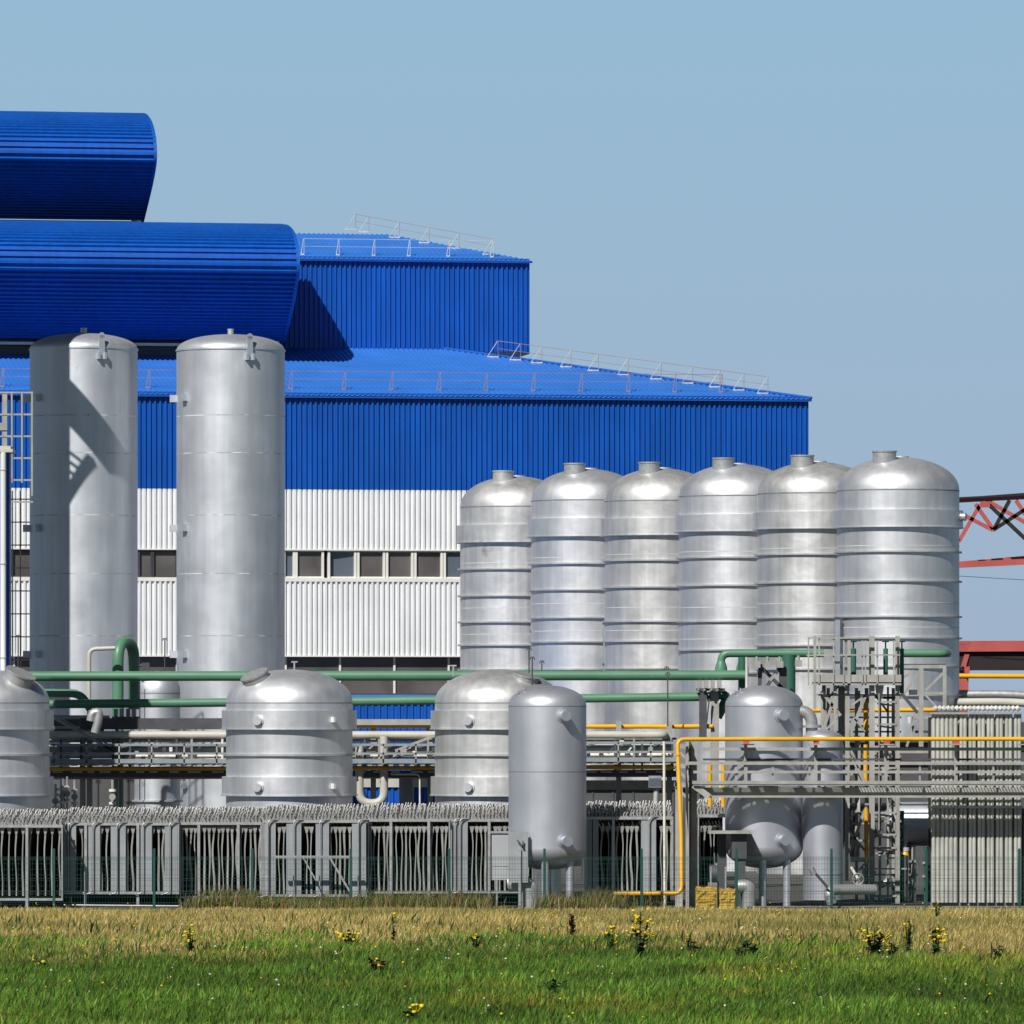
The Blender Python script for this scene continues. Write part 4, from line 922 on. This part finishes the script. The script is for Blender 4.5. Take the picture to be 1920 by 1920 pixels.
for px, y0, y1, w_, dd in ((1553, 1290, 1500, 6, 2.0), (1606, 1290, 1690, 6, 2.6), (1650, 1288, 1690, 5, 2.9), (1572, 1380, 1470, 9, 1.0), (1611, 1385, 1470, 5, .6), (1665, 1288, 1690, 4, 2.0), (1541, 1300, 1400, 4, 1.4)): vb('rear_column', px, y0, y1, w_, DT + dd)
for y, p0, p1, dd in ((1303, 1530, 1690, 2.5), (1330, 1545, 1632, 1.6), (1345, 1590, 1690, 2.4), (1372, 1530, 1690, 2.0), (1418, 1560, 1690, 2.2), (1452, 1590, 1690, 1.8), (1508, 1590, 1690, 2.4), (1540, 1636, 1690, 2.2), (1576, 1590, 1640, 2.6), (1640, 1640, 1690, 2.0), (1600, 1640, 1684, 1.6)): hb('rear_beam', p0, p1, y, 3.4, DT + dd, 'steel')
rr = random.Random(3)
for k in range(34):
    px, y = rr.uniform(1532, 1676), rr.uniform(1292, 1660)
    if y > 1500 and px < 1596: px += 60
    b = MB(); dx, dy = rr.choice(((26, 34), (-24, 36), (18, -22), (0, 30), (22, 0), (12, 12)))
    b.bar(W(px, y, DT + 1.4 + rr.random()), W(px + dx, y + dy, DT + 1.4 + rr.random()), rr.choice((.05, .07, .10))); b.build('cross_member', rr.choice(('steel', 'steel', 'steel_dark', 'galv')), lt)
# bracket frame right of the tower
DB = 266
fr = thing('steel_bracing', 'grey braced steel frame between the tower and the tube bank', 'steel frame', (X(1740, DB), DB, 0))
def fbar(a, c_, w_, name='brace', m='steel'):
    b = MB(); b.bar(W(*a, DB), W(*c_, DB), w_, w_); return b.build(name, m, fr)
fbar((1688, 1250), (1774, 1250), .13, 'top_beam'); fbar((1688, 1246), (1774, 1246), .06, 'top_flange', 'steel_dark')
fbar((1771, 1252), (1771, 1328), .14, 'post'); fbar((1727, 1252), (1727, 1400), .17, 'post'); fbar((1734, 1300), (1770, 1300), .10, 'cross_beam')
fbar((1768, 1262), (1736, 1294), .10); fbar((1734, 1302), (1756, 1326), .08); fbar((1690, 1310), (1724, 1258), .10); fbar((1690, 1300), (1720, 1336), .12, 'brace', 'steel_dark')
fbar((1722, 1330), (1700, 1400), .09); fbar((1745, 1400), (1752, 1340), .08); fbar((1690, 1272), (1712, 1260), .09)
fbar((1704, 1298), (1720, 1298), .2, 'clamp', 'steel_dark'); fbar((1700, 1345), (1745, 1345), .12, 'cross_beam'); fbar((1716, 1372), (1748, 1372), .1, 'cross_beam', 'steel_dark')
t = thing('hanging_bucket', 'small white bucket-shaped housing below the braced frame', 'housing', tuple(W(1706, 1350, DB - .5)))
b = MB(); b.tube([W(1706, 1344, DB - .5), W(1706, 1356, DB - .5)], [.12, .08], 12); b.build('shell', 'white_panel', t)

# ------------------------------------------------------------------ tube bank at the right edge
D = 254.7
tb = thing('tube_bank', 'tall bank of upright grey tubes with clamping bars at the right edge', 'tube bank', (X(1830, D), D, 0))
def tcol(px, w_, D_):
    b = MB(); n = 1 if w_ < 9 else 2
    for k in range(n):
        x = px - w_ / 2 + (k + .5) * w_ / n
        b.tube([(X(x, D_), D_, .15), W(x, 1337, D_)], L(w_ / n / 2, D_) * 1.04, 12)
    return b.build('tube', 'tube_grey', tb)
for k in range(6): tcol(1750.5 + k * 8.2, 7.6, D)
for k in range(7): tcol(1806 + k * 17, 14, D)
for k in range(14): tcol(1750 + k * 12, 8.6, D + .5)
b = MB()
for y, e in ((1337, 3), (1513, 5)):
    b.box(X(1745 - e, D), X(1912 + e, D), D - .22, D - .12, Z(y + 2, D), Z(y - 1.5, D)); b.box(X(1745 - e, D), X(1912 + e, D), D + .22, D + .3, Z(y + 2, D), Z(y - 1.5, D))
    b.box(X(1745 - e, D), X(1745 - e, D) + .06, D - .12, D + .22, Z(y + 2, D), Z(y - 1.5, D))
b.build('clamp_bar', 'galv', tb)
k = 0; px = 1754
while px < 1908:
    b = MB(); p = W(px, 1329, D + .1); b.tube([p - Vector((.055, 0, .02)), p + Vector((.055, 0, .05))], .10, 14); b.build('insulator', 'roller', tb); px += 8.1; k += 1
b = MB(); b.box(X(1745, D), X(1916, D), D + .1, D + .4, .02, .15); b.build('base', 'concrete', tb)
b = MB(); b.box(X(1748, D), X(1912, D), D + 2.4, D + 2.5, 0.1, Z(1345, D)); b.build('dark_backing', 'black', tb)  # black sheet behind the tubes, seen through their gaps
dk = thing('transformer_housing', 'dark housing at the right edge beyond the tube bank', 'housing', (X(1950, 257), 257, 0))
b = MB(); b.box(X(1916, 257), X(2010, 257), 257, 259, 0, Z(1522, 257)); b.build('body', 'black', dk); b = MB(); b.box(X(1916, 257), X(2010, 257), 256.9, 259.1, Z(1522, 257), Z(1517, 257)); b.build('lid', 'steel_dark', dk)

# ------------------------------------------------------------------ clutter under the walkway
cb = thing('control_cabinet', 'pale grey control cabinet on a post left of the central smooth vessel', 'cabinet', (X(940, 252.6), 252.6, 0), 'control cabinets')
D = 252.4
b = MB(); b.box(X(922, D), X(955, D), D, D + .7, Z(1650, D), Z(1563, D)); b.build('body', 'cabinet', cb)
b = MB(); b.box(X(920, D), X(957, D), D - .06, D + .8, Z(1562.5, D), Z(1559, D)); b.build('lid', 'galv', cb)
b = MB(); b.box(X(924, D), X(953, D), D - .02, D - .003, Z(1624, D), Z(1568, D)); b.build('door', 'cabinet', cb)
b = MB(); b.box(X(930, D), X(933, D), D, D + .1, 0, Z(1650, D)); b.build('leg', 'galv', cb)
cb = thing('panel_board', 'tall white-grey panel board directly against the central smooth vessel', 'panel', (X(970, 251.9), 251.9, 0), 'control cabinets')
D = 251.9; b = MB(); b.box(X(953, D), X(990, D), D, D + .15, Z(1655, D), Z(1560, D)); b.build('board', 'panel_grey', cb)
b = MB(); b.box(X(972, D), X(977, D), D - .1, D, 0, Z(1592, D)); b.build('post', 'galv', cb)
b = MB(); b.bar(W(970, 1575, D - .1), W(982, 1590, D - .1), .05); b.bar(W(981, 1577, D - .1), W(980, 1590, D - .1), .05); b.build('lever', 'steel_dark', cb)
cb = thing('control_cabinet', 'dark cabinet in shade below the walkway, left of the vessel it serves', 'cabinet', (X(1370, 252.6), 252.6, 0), 'control cabinets')
D = 252.9; b = MB(); b.box(X(1372, D), X(1400, D), D, D + .6, Z(1610, D), Z(1562, D)); b.box(X(1378, D), X(1398, D), D + .1, D + .5, 0, Z(1610, D)); b.build('body', 'steel_dark', cb)
b = MB(); b.box(X(1328, D), X(1408, D), D - .3, D + 1.2, Z(1563, D), Z(1558, D)); b.build('canopy', 'steel', cb)
b = MB(); b.box(X(1346, D), X(1362, D), D + .6, D + 1.1, 0, Z(1562, D)); b.build('rear_box', 'steel_dark', cb)
for px in (1331, 1359):
    b = MB(); b.box(X(px, D), X(px + 3, D), D, D + .06, 0, Z(1625, D)); b.build('rail', 'galv', cb)
t = thing('pump', 'small dark pump with a bright edge under the walkway, above the yellow blocks', 'pump', (X(1345, 254), 254, 0))
D = 254; b = MB(); p = W(1345, 1638, D); b.tube([p - Vector((.3, 0, 0)), p + Vector((.3, 0, 0))], .33, 18); b.build('casing', 'steel_dark', t)
b = MB(); b.tube([p - Vector((0, 0, 0)), W(1345, 1618, D)], .10, 12); b.build('outlet', 'galv', t); b = MB(); b.box(p.x - .35, p.x + .35, D - .3, D + .3, 0, p.z - .32); b.build('base', 'concrete', t)
# ground silver pipe with handwheel valve
pipe('ground_pipe', 'silver pipe lying near the ground right of the slim column', [W(1560, 1695, 251.6), W(1553, 1672, 251.6), W(1568, 1668, 251.8), W(1640, 1668, 252.4)], .19, 'galv', None, 18, .35)
t = thing('handwheel_valve', 'valve with a round handwheel at the foot of the lattice tower', 'valve', tuple(W(1607, 1668, 252.2)))
b = MB(); c_ = W(1609, 1648, 252.2); n = 24
for k in range(n):
    a, a2 = 2 * math.pi * k / n, 2 * math.pi * (k + 1) / n; r = .2
    b.tube([c_ + Vector((math.cos(a) * r, 0, math.sin(a) * r)), c_ + Vector((math.cos(a2) * r, 0, math.sin(a2) * r))], .02, 6, 0, False)
for k in range(3):
    a = 1 + 2.1 * k; b.bar(c_, c_ + Vector((math.cos(a) * .2, 0, math.sin(a) * .2)), .025)
b.build('handwheel', 'steel', t)
b = MB(); b.bar(c_, W(1596, 1626, 252.4), .09); b.tube([W(1607, 1668, 252.4), c_ + Vector((0, .1, 0))], .07, 10); b.build('stem', 'steel', t)
t = thing('lever_valve', 'slanting lever valve on the silver pipe at the slim column foot', 'valve', tuple(W(1555, 1665, 251.3)))
b = MB(); b.tube([W(1552, 1664, 251.3), W(1524, 1632, 251.3)], .05, 8); b.build('lever', 'steel_dark', t); b = MB(); b.tube([W(1527, 1640, 251.3), W(1521, 1628, 251.3)], .11, 10); b.build('grip', 'galv', t)
# big drum in the dark
D = 268; t = thing('horizontal_drum', 'big grey horizontal drum in the shade between ladder and tube bank', 'tank', tuple(W(1720, 1545, D)))
b = MB(); b.tube([W(1660, 1545, D), W(1678, 1545, D), W(1800, 1545, D)], [.5, .85, .85], 40); b.build('shell', 'silo_paint', t)
for px in (1700, 1770):
    b = MB(); b.box(X(px, D), X(px + 8, D), D - .5, D + .5, 0, Z(1575, D)); b.build('saddle', 'steel_dark', t)
for k, (lb_, px, y0, m, r) in enumerate((('thin green riser in the dark beside the ladder', 1690, 1520, 'green_dark', .11), ('grey riser under the big horizontal drum', 1713, 1585, 'steel', .09), ('dark green riser left of the tube bank', 1737, 1588, 'green_dark', .10), ('short pale riser between the two green risers', 1702, 1600, 'insulator', .05))):
    t = thing('valve_riser', lb_, 'valve', (X(px, 262), 262, 0), 'risers beside the tube bank')
    b = MB(); b.tube([(X(px, 262), 262, 0), W(px, y0, 262)], r, 12); b.build('stem', m, t)
    for q in (30, 55): b = MB(); p = W(px, y0 + q, 262); b.tube([p - Vector((0, 0, .04)), p + Vector((0, 0, .04))], r * 1.8, 12); b.build('flange', 'steel', t)
t = thing('warning_lamp', 'small yellow and white lamp head in the dark right of the ladder', 'lamp', tuple(W(1697, 1595, 261)))
b = MB(); b.tube([W(1697, 1603, 261), W(1699, 1596, 261)], [.16, .10], 12); b.build('shade', 'yellow', t); b = MB(); b.tube([W(1699, 1596, 261), W(1699, 1589, 261)], .13, 10); b.build('cap', 'cabinet', t)
t = thing('foot_pump', 'white pump body behind the lowest ladder rungs', 'pump', tuple(W(1658, 1655, 262)))
b = MB(); p = W(1659, 1656, 262); b.tube([p - Vector((.16, 0, .06)), p + Vector((.16, 0, .06))], .14, 14); b.build('casing', 'cabinet', t); b = MB(); b.tube([p, p + Vector((.12, 0, .22))], .08, 10); b.build('outlet', 'galv', t)
# kerb and posts
b = MB(); b.box(X(1400, 251), X(2010, 251), 250.6, 251.0, 0, .13)
b.build('kerb', 'concrete', None, kind='structure')
# yellow blocks
for k, (lb_, p0, p1, y0) in enumerate((('left ochre-yellow stone block, the one with the darker stain', 1303, 1345, 1664), ('right ochre-yellow stone block, slightly smaller', 1347, 1381, 1667))):
    D = 250.7; t = thing('stone_block', lb_, 'block', (X((p0 + p1) / 2, D), D, 0), 'two yellow blocks in the grass')
    b = MB(); n = 7; x0, x1, zt = X(p0, D), X(p1, D), Z(y0, D); rr = random.Random(k + 5)
    vs = []; fs = []
    for j in range(n + 1):
        for i in range(n + 1):
            ex = 0 if 0 < i < n else (.03 if i == 0 else -.03)
            vs.append((x0 + (x1 - x0) * i / n + ex + rr.uniform(-.012, .012), D - .4 + rr.uniform(-.035, .035) + (.06 if j == n or i in (0, n) else 0), (zt + .03 * math.sin(i * 1.7 + k)) * j / n))
    for j in range(n):
        for i in range(n): q = j * (n + 1) + i; fs.append((q, q + 1, q + n + 2, q + n + 1))
    b.add(vs, fs); o = len(vs); 
    top = [(vs[n * (n + 1) + i][0], D - .36, vs[n * (n + 1) + i][2]) for i in range(n + 1)] + [(vs[n * (n + 1) + i][0], D + .35, vs[n * (n + 1) + i][2] + .02) for i in range(n + 1)]
    b.add([vs[n * (n + 1) + i] for i in range(n + 1)] + top[n + 1:], [(i, i + 1, n + 2 + i, n + 1 + i) for i in range(n)])
    b.add([vs[j * (n + 1)] for j in range(n + 1)] + [(x0 + .02, D + .35, zt * j / n) for j in range(n + 1)], [(j, j + 1, n + 2 + j, n + 1 + j) for j in range(n)])
    b.add([vs[j * (n + 1) + n] for j in range(n + 1)] + [(x1 - .02, D + .35, zt * j / n) for j in range(n + 1)], [(j + 1, j, n + 1 + j, n + 2 + j) for j in range(n)])
    b.build('block_body', 'yellow_block', t)

# ------------------------------------------------------------------ far right: red crane bridge, silver pipes
D = 430
cr_ = thing('gantry_crane', 'red steel gantry crane with an open truss boom beyond the tanks', 'crane', (X(1880, D), D, 0))
def cbar(a, c_, w_, name, m='red_paint', dy=0, d_=None):
    b = MB(); b.bar(W(*a, D + dy), W(*c_, D + dy), w_, d_ or w_); return b.build(name, m, cr_)
cbar((1700, 943), (1990, 928), .30, 'upper_chord'); cbar((1700, 939), (1990, 924), .12, 'upper_chord', 'red_shaded', -.3); cbar((1840, 933), (1990, 922), .2, 'upper_chord', 'red_shaded', 3)
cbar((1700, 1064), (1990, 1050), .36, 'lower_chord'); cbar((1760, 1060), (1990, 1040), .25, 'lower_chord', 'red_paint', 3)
for a, c_, m in (((1798, 1015), (1838, 946), 'red_paint'), ((1829, 945), (1862, 992), 'red_paint'), ((1864, 992), (1893, 938), 'red_shaded'), ((1855, 947), (1922, 1010), 'red_shaded'), ((1800, 962), (1862, 994), 'red_paint'),
                 ((1862, 994), (1930, 950), 'red_shaded'), ((1850, 938), (1930, 984), 'red_paint'), ((1905, 938), (1940, 990), 'red_paint'), ((1740, 950), (1798, 1015), 'red_paint')):
    cbar(a, c_, .24, 'lattice_bar', m)
cbar((1838, 946), (1856, 946), .35, 'gusset')
cbar((1740, 1212), (1990, 1211), .66, 'girder_top'); cbar((1740, 1238), (1990, 1238), 1.25, 'girder_web', 'red_shaded', .6)
cbar((1806, 1220), (1806, 1330), .62, 'pillar', 'red_paint', .8); cbar((1808, 1256), (1818, 1256), .4, 'pillar_head'); cbar((1813, 1226), (1806, 1250), .3, 'knee_brace')
b = MB(); b.box(X(1798, D), X(1815, D), D, D + 1, 0, Z(1320, D)); b.build('pillar_foot', 'red_paint', cr_)
t = thing('power_cable', 'thin dark cable sagging across the sky beyond the largest tank', 'cable', tuple(W(1800, 1080, 425)))
b = MB(); b.tube([W(1780 + 20 * k, 1079 + 1.2 * k, 425) for k in range(12)], .02, 5); b.build('strand', 'steel_dark', t)
pipe('gas_pipe', 'yellow pipe passing under the red crane girder', [W(1740, 1267, 400), W(1990, 1268, 400)], .14, 'yellow')
pipe('silver_duct', 'upper thick silver duct at the right edge beyond the tube bank', [W(1740, 1302, 300), W(1884, 1302, 300), W(1990, 1308, 300)], .19, 'galv', 'silver ducts at the right edge', 18)
pipe('silver_duct', 'lower silver duct right above the tube bank insulators', [W(1740, 1317, 299), W(1884, 1316, 299), W(1990, 1322, 299)], .17, 'beige_pipe', 'silver ducts at the right edge', 18)
# ------------------------------------------------------------------ grass
def attr_mat(name, rough=.75):
    m = bpy.data.materials.new(name); m.use_nodes = True; n = m.node_tree.nodes; l = m.node_tree.links
    b = n['Principled BSDF']; b.inputs['Roughness'].default_value = rough; b.inputs['Specular IOR Level'].default_value = .25
    a = n.new('ShaderNodeAttribute'); a.attribute_name = 'tint'; l.new(a.outputs['Color'], b.inputs['Base Color'])
    tr = n.new('ShaderNodeBsdfTranslucent'); l.new(a.outputs['Color'], tr.inputs[0]); ms = n.new('ShaderNodeMixShader'); ms.inputs[0].default_value = .3
    out = [q for q in n if q.type == 'OUTPUT_MATERIAL'][0]; l.new(b.outputs[0], ms.inputs[1]); l.new(tr.outputs[0], ms.inputs[2]); l.new(ms.outputs[0], out.inputs[0])
    MATS[name] = m; return m
attr_mat('grass_blade')
def vnoise(x, y, sc, seed=0):
    """smooth value noise"""
    g = np.random.default_rng(seed).random((64, 64)); xs, ys = x / sc, y / sc
    xi, yi = np.floor(xs).astype(int), np.floor(ys).astype(int); fx, fy = xs - xi, ys - yi; fx = fx * fx * (3 - 2 * fx); fy = fy * fy * (3 - 2 * fy)
    a = g[xi % 64, yi % 64]; b_ = g[(xi + 1) % 64, yi % 64]; c = g[xi % 64, (yi + 1) % 64]; d = g[(xi + 1) % 64, (yi + 1) % 64]
    return (a * (1 - fx) + b_ * fx) * (1 - fy) + (c * (1 - fx) + d * fx) * fy
def blades(name, N, y0, y1, hmin, hmax, width, colour, label_kind='stuff', lean=.45, side=9.0, keep=None):
    y = y0 + (y1 - y0) * rng.random(N); x = (rng.random(N) - .5) * (y * .155 + side)
    nz = .6 * vnoise(x + 500, y, 3.2, 1) + .4 * vnoise(x + 500, y, .9, 2)
    if keep is not None:
        k = keep(x, y, nz); x, y, nz = x[k], y[k], nz[k]
    n = len(x); h = (hmin + (hmax - hmin) * rng.random(n)) * (.45 + 1.1 * nz) * np.clip((251.5 - y) / 9, .45, 1)
    ang = rng.random(n) * 6.283; le = lean * h * (rng.random(n) * 1.2); dx, dy = np.cos(ang) * le + .12 * h, np.sin(ang) * le
    fa = rng.random(n) * 3.1416; wx, wy = np.cos(fa) * width * (.5 + rng.random(n)), np.sin(fa) * width * .6
    V = np.zeros((n, 5, 3), np.float32)
    V[:, 0] = np.stack([x - wx, y - wy, np.zeros(n)], 1); V[:, 1] = np.stack([x + wx, y + wy, np.zeros(n)], 1)
    V[:, 2] = np.stack([x + wx * .8 + dx * .35, y + wy * .8 + dy * .35, h * .6], 1); V[:, 3] = np.stack([x - wx * .8 + dx * .35, y - wy * .8 + dy * .35, h * .6], 1)
    V[:, 4] = np.stack([x + dx, y + dy, h * .98], 1)
    base = (np.arange(n) * 5)[:, None]
    q = base + np.array([0, 1, 2, 3]); t = base + np.array([3, 2, 4])
    loops = np.concatenate([q, t], 1).ravel().astype(np.int32)
    me = bpy.data.meshes.new(name); me.vertices.add(n * 5); me.vertices.foreach_set('co', V.ravel())
    me.loops.add(len(loops)); me.loops.foreach_set('vertex_index', loops)
    st = (np.arange(n)[:, None] * 7 + np.array([0, 4])).ravel().astype(np.int32); me.polygons.add(n * 2); me.polygons.foreach_set('loop_start', st)
    me.update(calc_edges=True)
    C = colour(x, y, nz, n).astype(np.float32); C = np.repeat(C[:, None, :], 5, 1)
    a = me.attributes.new('tint', 'FLOAT_COLOR', 'POINT'); a.data.foreach_set('color', np.concatenate([C, np.ones((n, 5, 1), np.float32)], 2).ravel())
    me.materials.append(MATS['grass_blade']); o = bpy.data.objects.new(name, me); scene.collection.objects.link(o); o['kind'] = label_kind
    return o
def edge(x): return 203 + 5 * np.sin(x * .23 + 1) + 3 * np.sin(x * .71) - x * .35
def pick(n, cols, w):
    i = rng.choice(len(cols), n, p=np.array(w) / sum(w)); return np.array(cols)[i] * (.7 + .6 * rng.random(n))[:, None]
def green_col(x, y, nz, n):
    c = pick(n, [(.10, .21, .022), (.06, .135, .016), (.18, .30, .035), (.22, .24, .06), (.12, .08, .03), (.025, .06, .012)], [40, 30, 16, 6, 3, 8])
    big = vnoise(x + 800, y, 6, 41)[:, None]; yel = np.clip((vnoise(x + 400, y, 3.5, 42) - .6) * 4, 0, 1)[:, None] * .6
    c = c * (1 - yel) + c * np.array([(2.2, 1.25, 1.1)]) * yel
    return c * (.45 + 1.0 * nz)[:, None] * (.75 + .6 * big)
def dry_col(x, y, nz, n):
    c = pick(n, [(.52, .41, .14), (.38, .31, .09), (.66, .54, .25), (.22, .23, .05), (.26, .14, .06), (.13, .10, .04)], [36, 26, 16, 16, 6, 6])
    gmix = np.clip((vnoise(x + 300, y, 5, 8) - .55) * 3, 0, 1)[:, None] * .55
    return c * (.7 + .6 * nz)[:, None] * (1 - gmix) + np.array([(.11, .14, .03)]) * gmix
blades('green_grass', 275000, 148, 215, .16, .44, .022, green_col, keep=lambda x, y, nz: y < edge(x) + (nz - .5) * 46 + rng.normal(0, 7, len(y)))['label'] = 'lush dark green meadow grass in the foreground'
blades('dry_grass', 290000, 182, 249.6, .12, .36, .014, dry_col, keep=lambda x, y, nz: y > edge(x) - 6 + (nz - .5) * 34 + rng.normal(0, 4, len(y)))['label'] = 'tall dry straw-coloured grass in front of the fence'
def brush_col(x, y, nz, n): return pick(n, [(.15, .18, .04), (.24, .20, .08), (.30, .16, .07), (.08, .12, .03), (.45, .40, .25)], [30, 25, 14, 20, 8])
blades('fence_weeds', 19000, 249.2, 251.6, .6, 1.8, .014, brush_col, lean=.6,
       keep=lambda x, y, nz: (vnoise(x + 90, y, 2.5, 5) > .42) & (x > X(330, 250)) & (x < X(1250, 250)))['label'] = 'tangle of weeds growing through the fence foot'
def herb_col(x, y, nz, n): return pick(n, [(.045, .10, .018), (.07, .13, .03), (.12, .14, .03), (.10, .06, .03), (.03, .06, .015)], [34, 26, 14, 8, 18])
blades('meadow_herbs', 15000, 150, 232, .24, .60, .034, herb_col, lean=.5,
       keep=lambda x, y, nz: (vnoise(x + 210, y, 3.4, 14) * .6 + vnoise(x + 210, y, 1.1, 15) * .4) > (.54 + .0052 * np.abs(y - edge(x) + 3)))['label'] = 'darker broad-leaved herbs scattered through the meadow'
# little flowers strewn through the meadow
def specks(name, N, y0, y1, col, size, hz, seed, clump):
    r_ = np.random.default_rng(seed); y = y0 + (y1 - y0) * r_.random(N); x = (r_.random(N) - .5) * y * .15
    k = vnoise(x + 700, y, clump, seed) > .60; x, y = x[k], y[k]; b = MB()
    for xx, yy in zip(x, y):
        z = hz * (.8 + .5 * r_.random()); s = size * (.6 + .8 * r_.random())
        b.add([(xx - s, yy, z), (xx, yy - s, z - s * .3), (xx + s, yy, z), (xx, yy + s * .5, z + s), (xx, yy - s * .4, z + s * .8), (xx, yy, z - s)], [(0, 1, 4), (1, 2, 4), (2, 3, 4), (3, 0, 4), (0, 5, 1), (1, 5, 2)])
    o = b.build(name, col, None, kind='stuff'); return o
specks('yellow_flowers', 300, 155, 246, 'flower_yellow', .028, .36, 21, 4)['label'] = 'small yellow flowers strewn through the meadow'
specks('ragwort_heads', 520, 196, 234, 'flower_yellow', .024, .58, 57, 2.2)['label'] = 'loose drifts of yellow ragwort heads where the green meets the straw'
specks('white_flowers', 330, 160, 236, 'insulator', .028, .36, 33, 3)['label'] = 'small white flower heads strewn through the meadow'

# ------------------------------------------------------------------ single weeds
def weed(name, lab, px, ytop, ybase, w, flowers=0, leaves=26, m='weed_dark', spread=1.0, cat='weed', group='tall weeds standing in the meadow', seed=0):
    D = F * CAMZ / (ybase - YH); r_ = random.Random(seed + int(px)); base = Vector((X(px, D), D, 0)); h = Z(ytop, D); hw = L(w / 2, D)
    t = thing(name, lab, cat, tuple(base), group)
    b = MB(); tips = []
    ns = 1 if w < 14 else 3
    for k in range(ns):
        dx = (k - (ns - 1) / 2) * hw * .7 * spread; hh = h * (1 - .15 * abs(k - (ns - 1) / 2)) * r_.uniform(.92, 1.0)
        p = [base, base + Vector((dx * .4, 0, hh * .45)), base + Vector((dx + r_.uniform(-.04, .04), r_.uniform(-.1, .1), hh))]
        b.tube(p, [.035, .028, .016], 5, 0, False); tips.append(p)
    b.build('stem', m, t)
    b = MB()
    for k in range(int(leaves * 1.9)):
        p = r_.choice(tips); s = r_.uniform(.08, .95); q = p[0].lerp(p[1], s * 2) if s < .5 else p[1].lerp(p[2], s * 2 - 1)
        a = r_.uniform(0, 6.28); ln = max(.17, hw * r_.uniform(.6, 1.1) * (1.2 - .55 * s)); d = Vector((math.cos(a), math.sin(a), r_.uniform(-.1, .7))).normalized(); sd_ = d.cross(Vector((0, 0, 1))).normalized() * ln * .34
        if sd_.length < 1e-4: continue
        b.add([q, q + d * ln * .45 + sd_, q + d * ln, q + d * ln * .45 - sd_], [(0, 1, 2), (0, 2, 3)])
    b.build('leaf_mass' if m != 'dock_brown' else 'seed_head', m, t)
    if flowers:
        b = MB()
        for k in range(flowers):
            p0_ = r_.choice(tips)[2]; p = p0_ + Vector((r_.uniform(-1, 1) * hw * .9, r_.uniform(-.1, .1), r_.uniform(-.30, .06) * h)); s = r_.uniform(.035, .075)
            b.tube([p0_ - Vector((0, 0, .25 * h)), p], .008, 4, 0, False); b.tube([p - Vector((0, 0, s * .5)), p, p + Vector((0, 0, s * .5))], [s * .3, s, s * .6], 7)
        b.build('flower_heads', 'flower_yellow', t)
weed('ragwort', 'tallest yellow-flowered weed, standing right of the middle at the edge of the green', 1200, 1707, 1812, 34, 22, 60)
weed('ragwort', 'slender yellow-flowered weed just left of the tallest one', 1146, 1738, 1795, 18, 8, 24, 'weed_green')
weed('ragwort', 'dark weed with orange-yellow heads, alone in the left third', 357, 1738, 1797, 18, 7, 30)
weed('ragwort', 'thin single weed with one yellow head, left of the middle', 738, 1716, 1775, 10, 2, 14)
weed('ragwort', 'short yellow-topped weed left of the brown dock stalk', 893, 1752, 1792, 18, 5, 30)
weed('ragwort', 'bushy yellow-flowered weed in the right third, leftmost of three', 1640, 1738, 1800, 40, 16, 60)
weed('ragwort', 'slim dark weed with a yellow tip in the right third', 1704, 1722, 1798, 14, 3, 34)
weed('ragwort', 'yellowish weed right of the slim dark one', 1755, 1732, 1806, 26, 8, 40, 'weed_green')
weed('ragwort', 'leaning weed with orange flowers touching the kerb at the right', 1757, 1688, 1728, 16, 4, 8)
weed('dock', 'brown dried dock stalk standing alone in the straw grass', 1073, 1710, 1765, 12, 0, 70, 'dock_brown')
weed('broad_leaf_weed', 'broad dark-leaved weed in the green grass below the middle', 1040, 1832, 1884, 44, 0, 26, 'weed_green')
weed('dark_weed', 'low dark weed clump left of the right third', 1400, 1762, 1810, 50, 1, 60)
weed('dark_weed', 'low dark weed clump at the edge of the straw, near the left quarter', 1300, 1770, 1806, 30, 0, 40)
weed('dark_weed', 'dark weed at the far right edge of the straw grass', 1872, 1770, 1812, 24, 0, 36)
weed('dark_weed', 'reddish low weed left of the middle in the green', 706, 1790, 1836, 40, 2, 40, 'dock_brown')
weed('ragwort', 'blurred yellow-flowered plant at the bottom edge, left of the middle', 768, 1876, 1930, 30, 8, 30, 'weed_green')

weed('ragwort', 'yellow-topped weed third from the left edge, in the straw grass', 655, 1742, 1790, 30, 12, 40, 'weed_green')
weed('ragwort', 'small yellow-flowered weed close to the left edge', 78, 1796, 1836, 22, 6, 26, 'weed_green')
weed('dark_weed', 'low dark leafy tuft left of the tallest yellow-flowered weed', 1296, 1756, 1800, 16, 0, 40)
weed('dark_weed', 'dark leafy tuft between the leftmost ragwort of the right third and the slim one', 1672, 1764, 1806, 34, 2, 50)
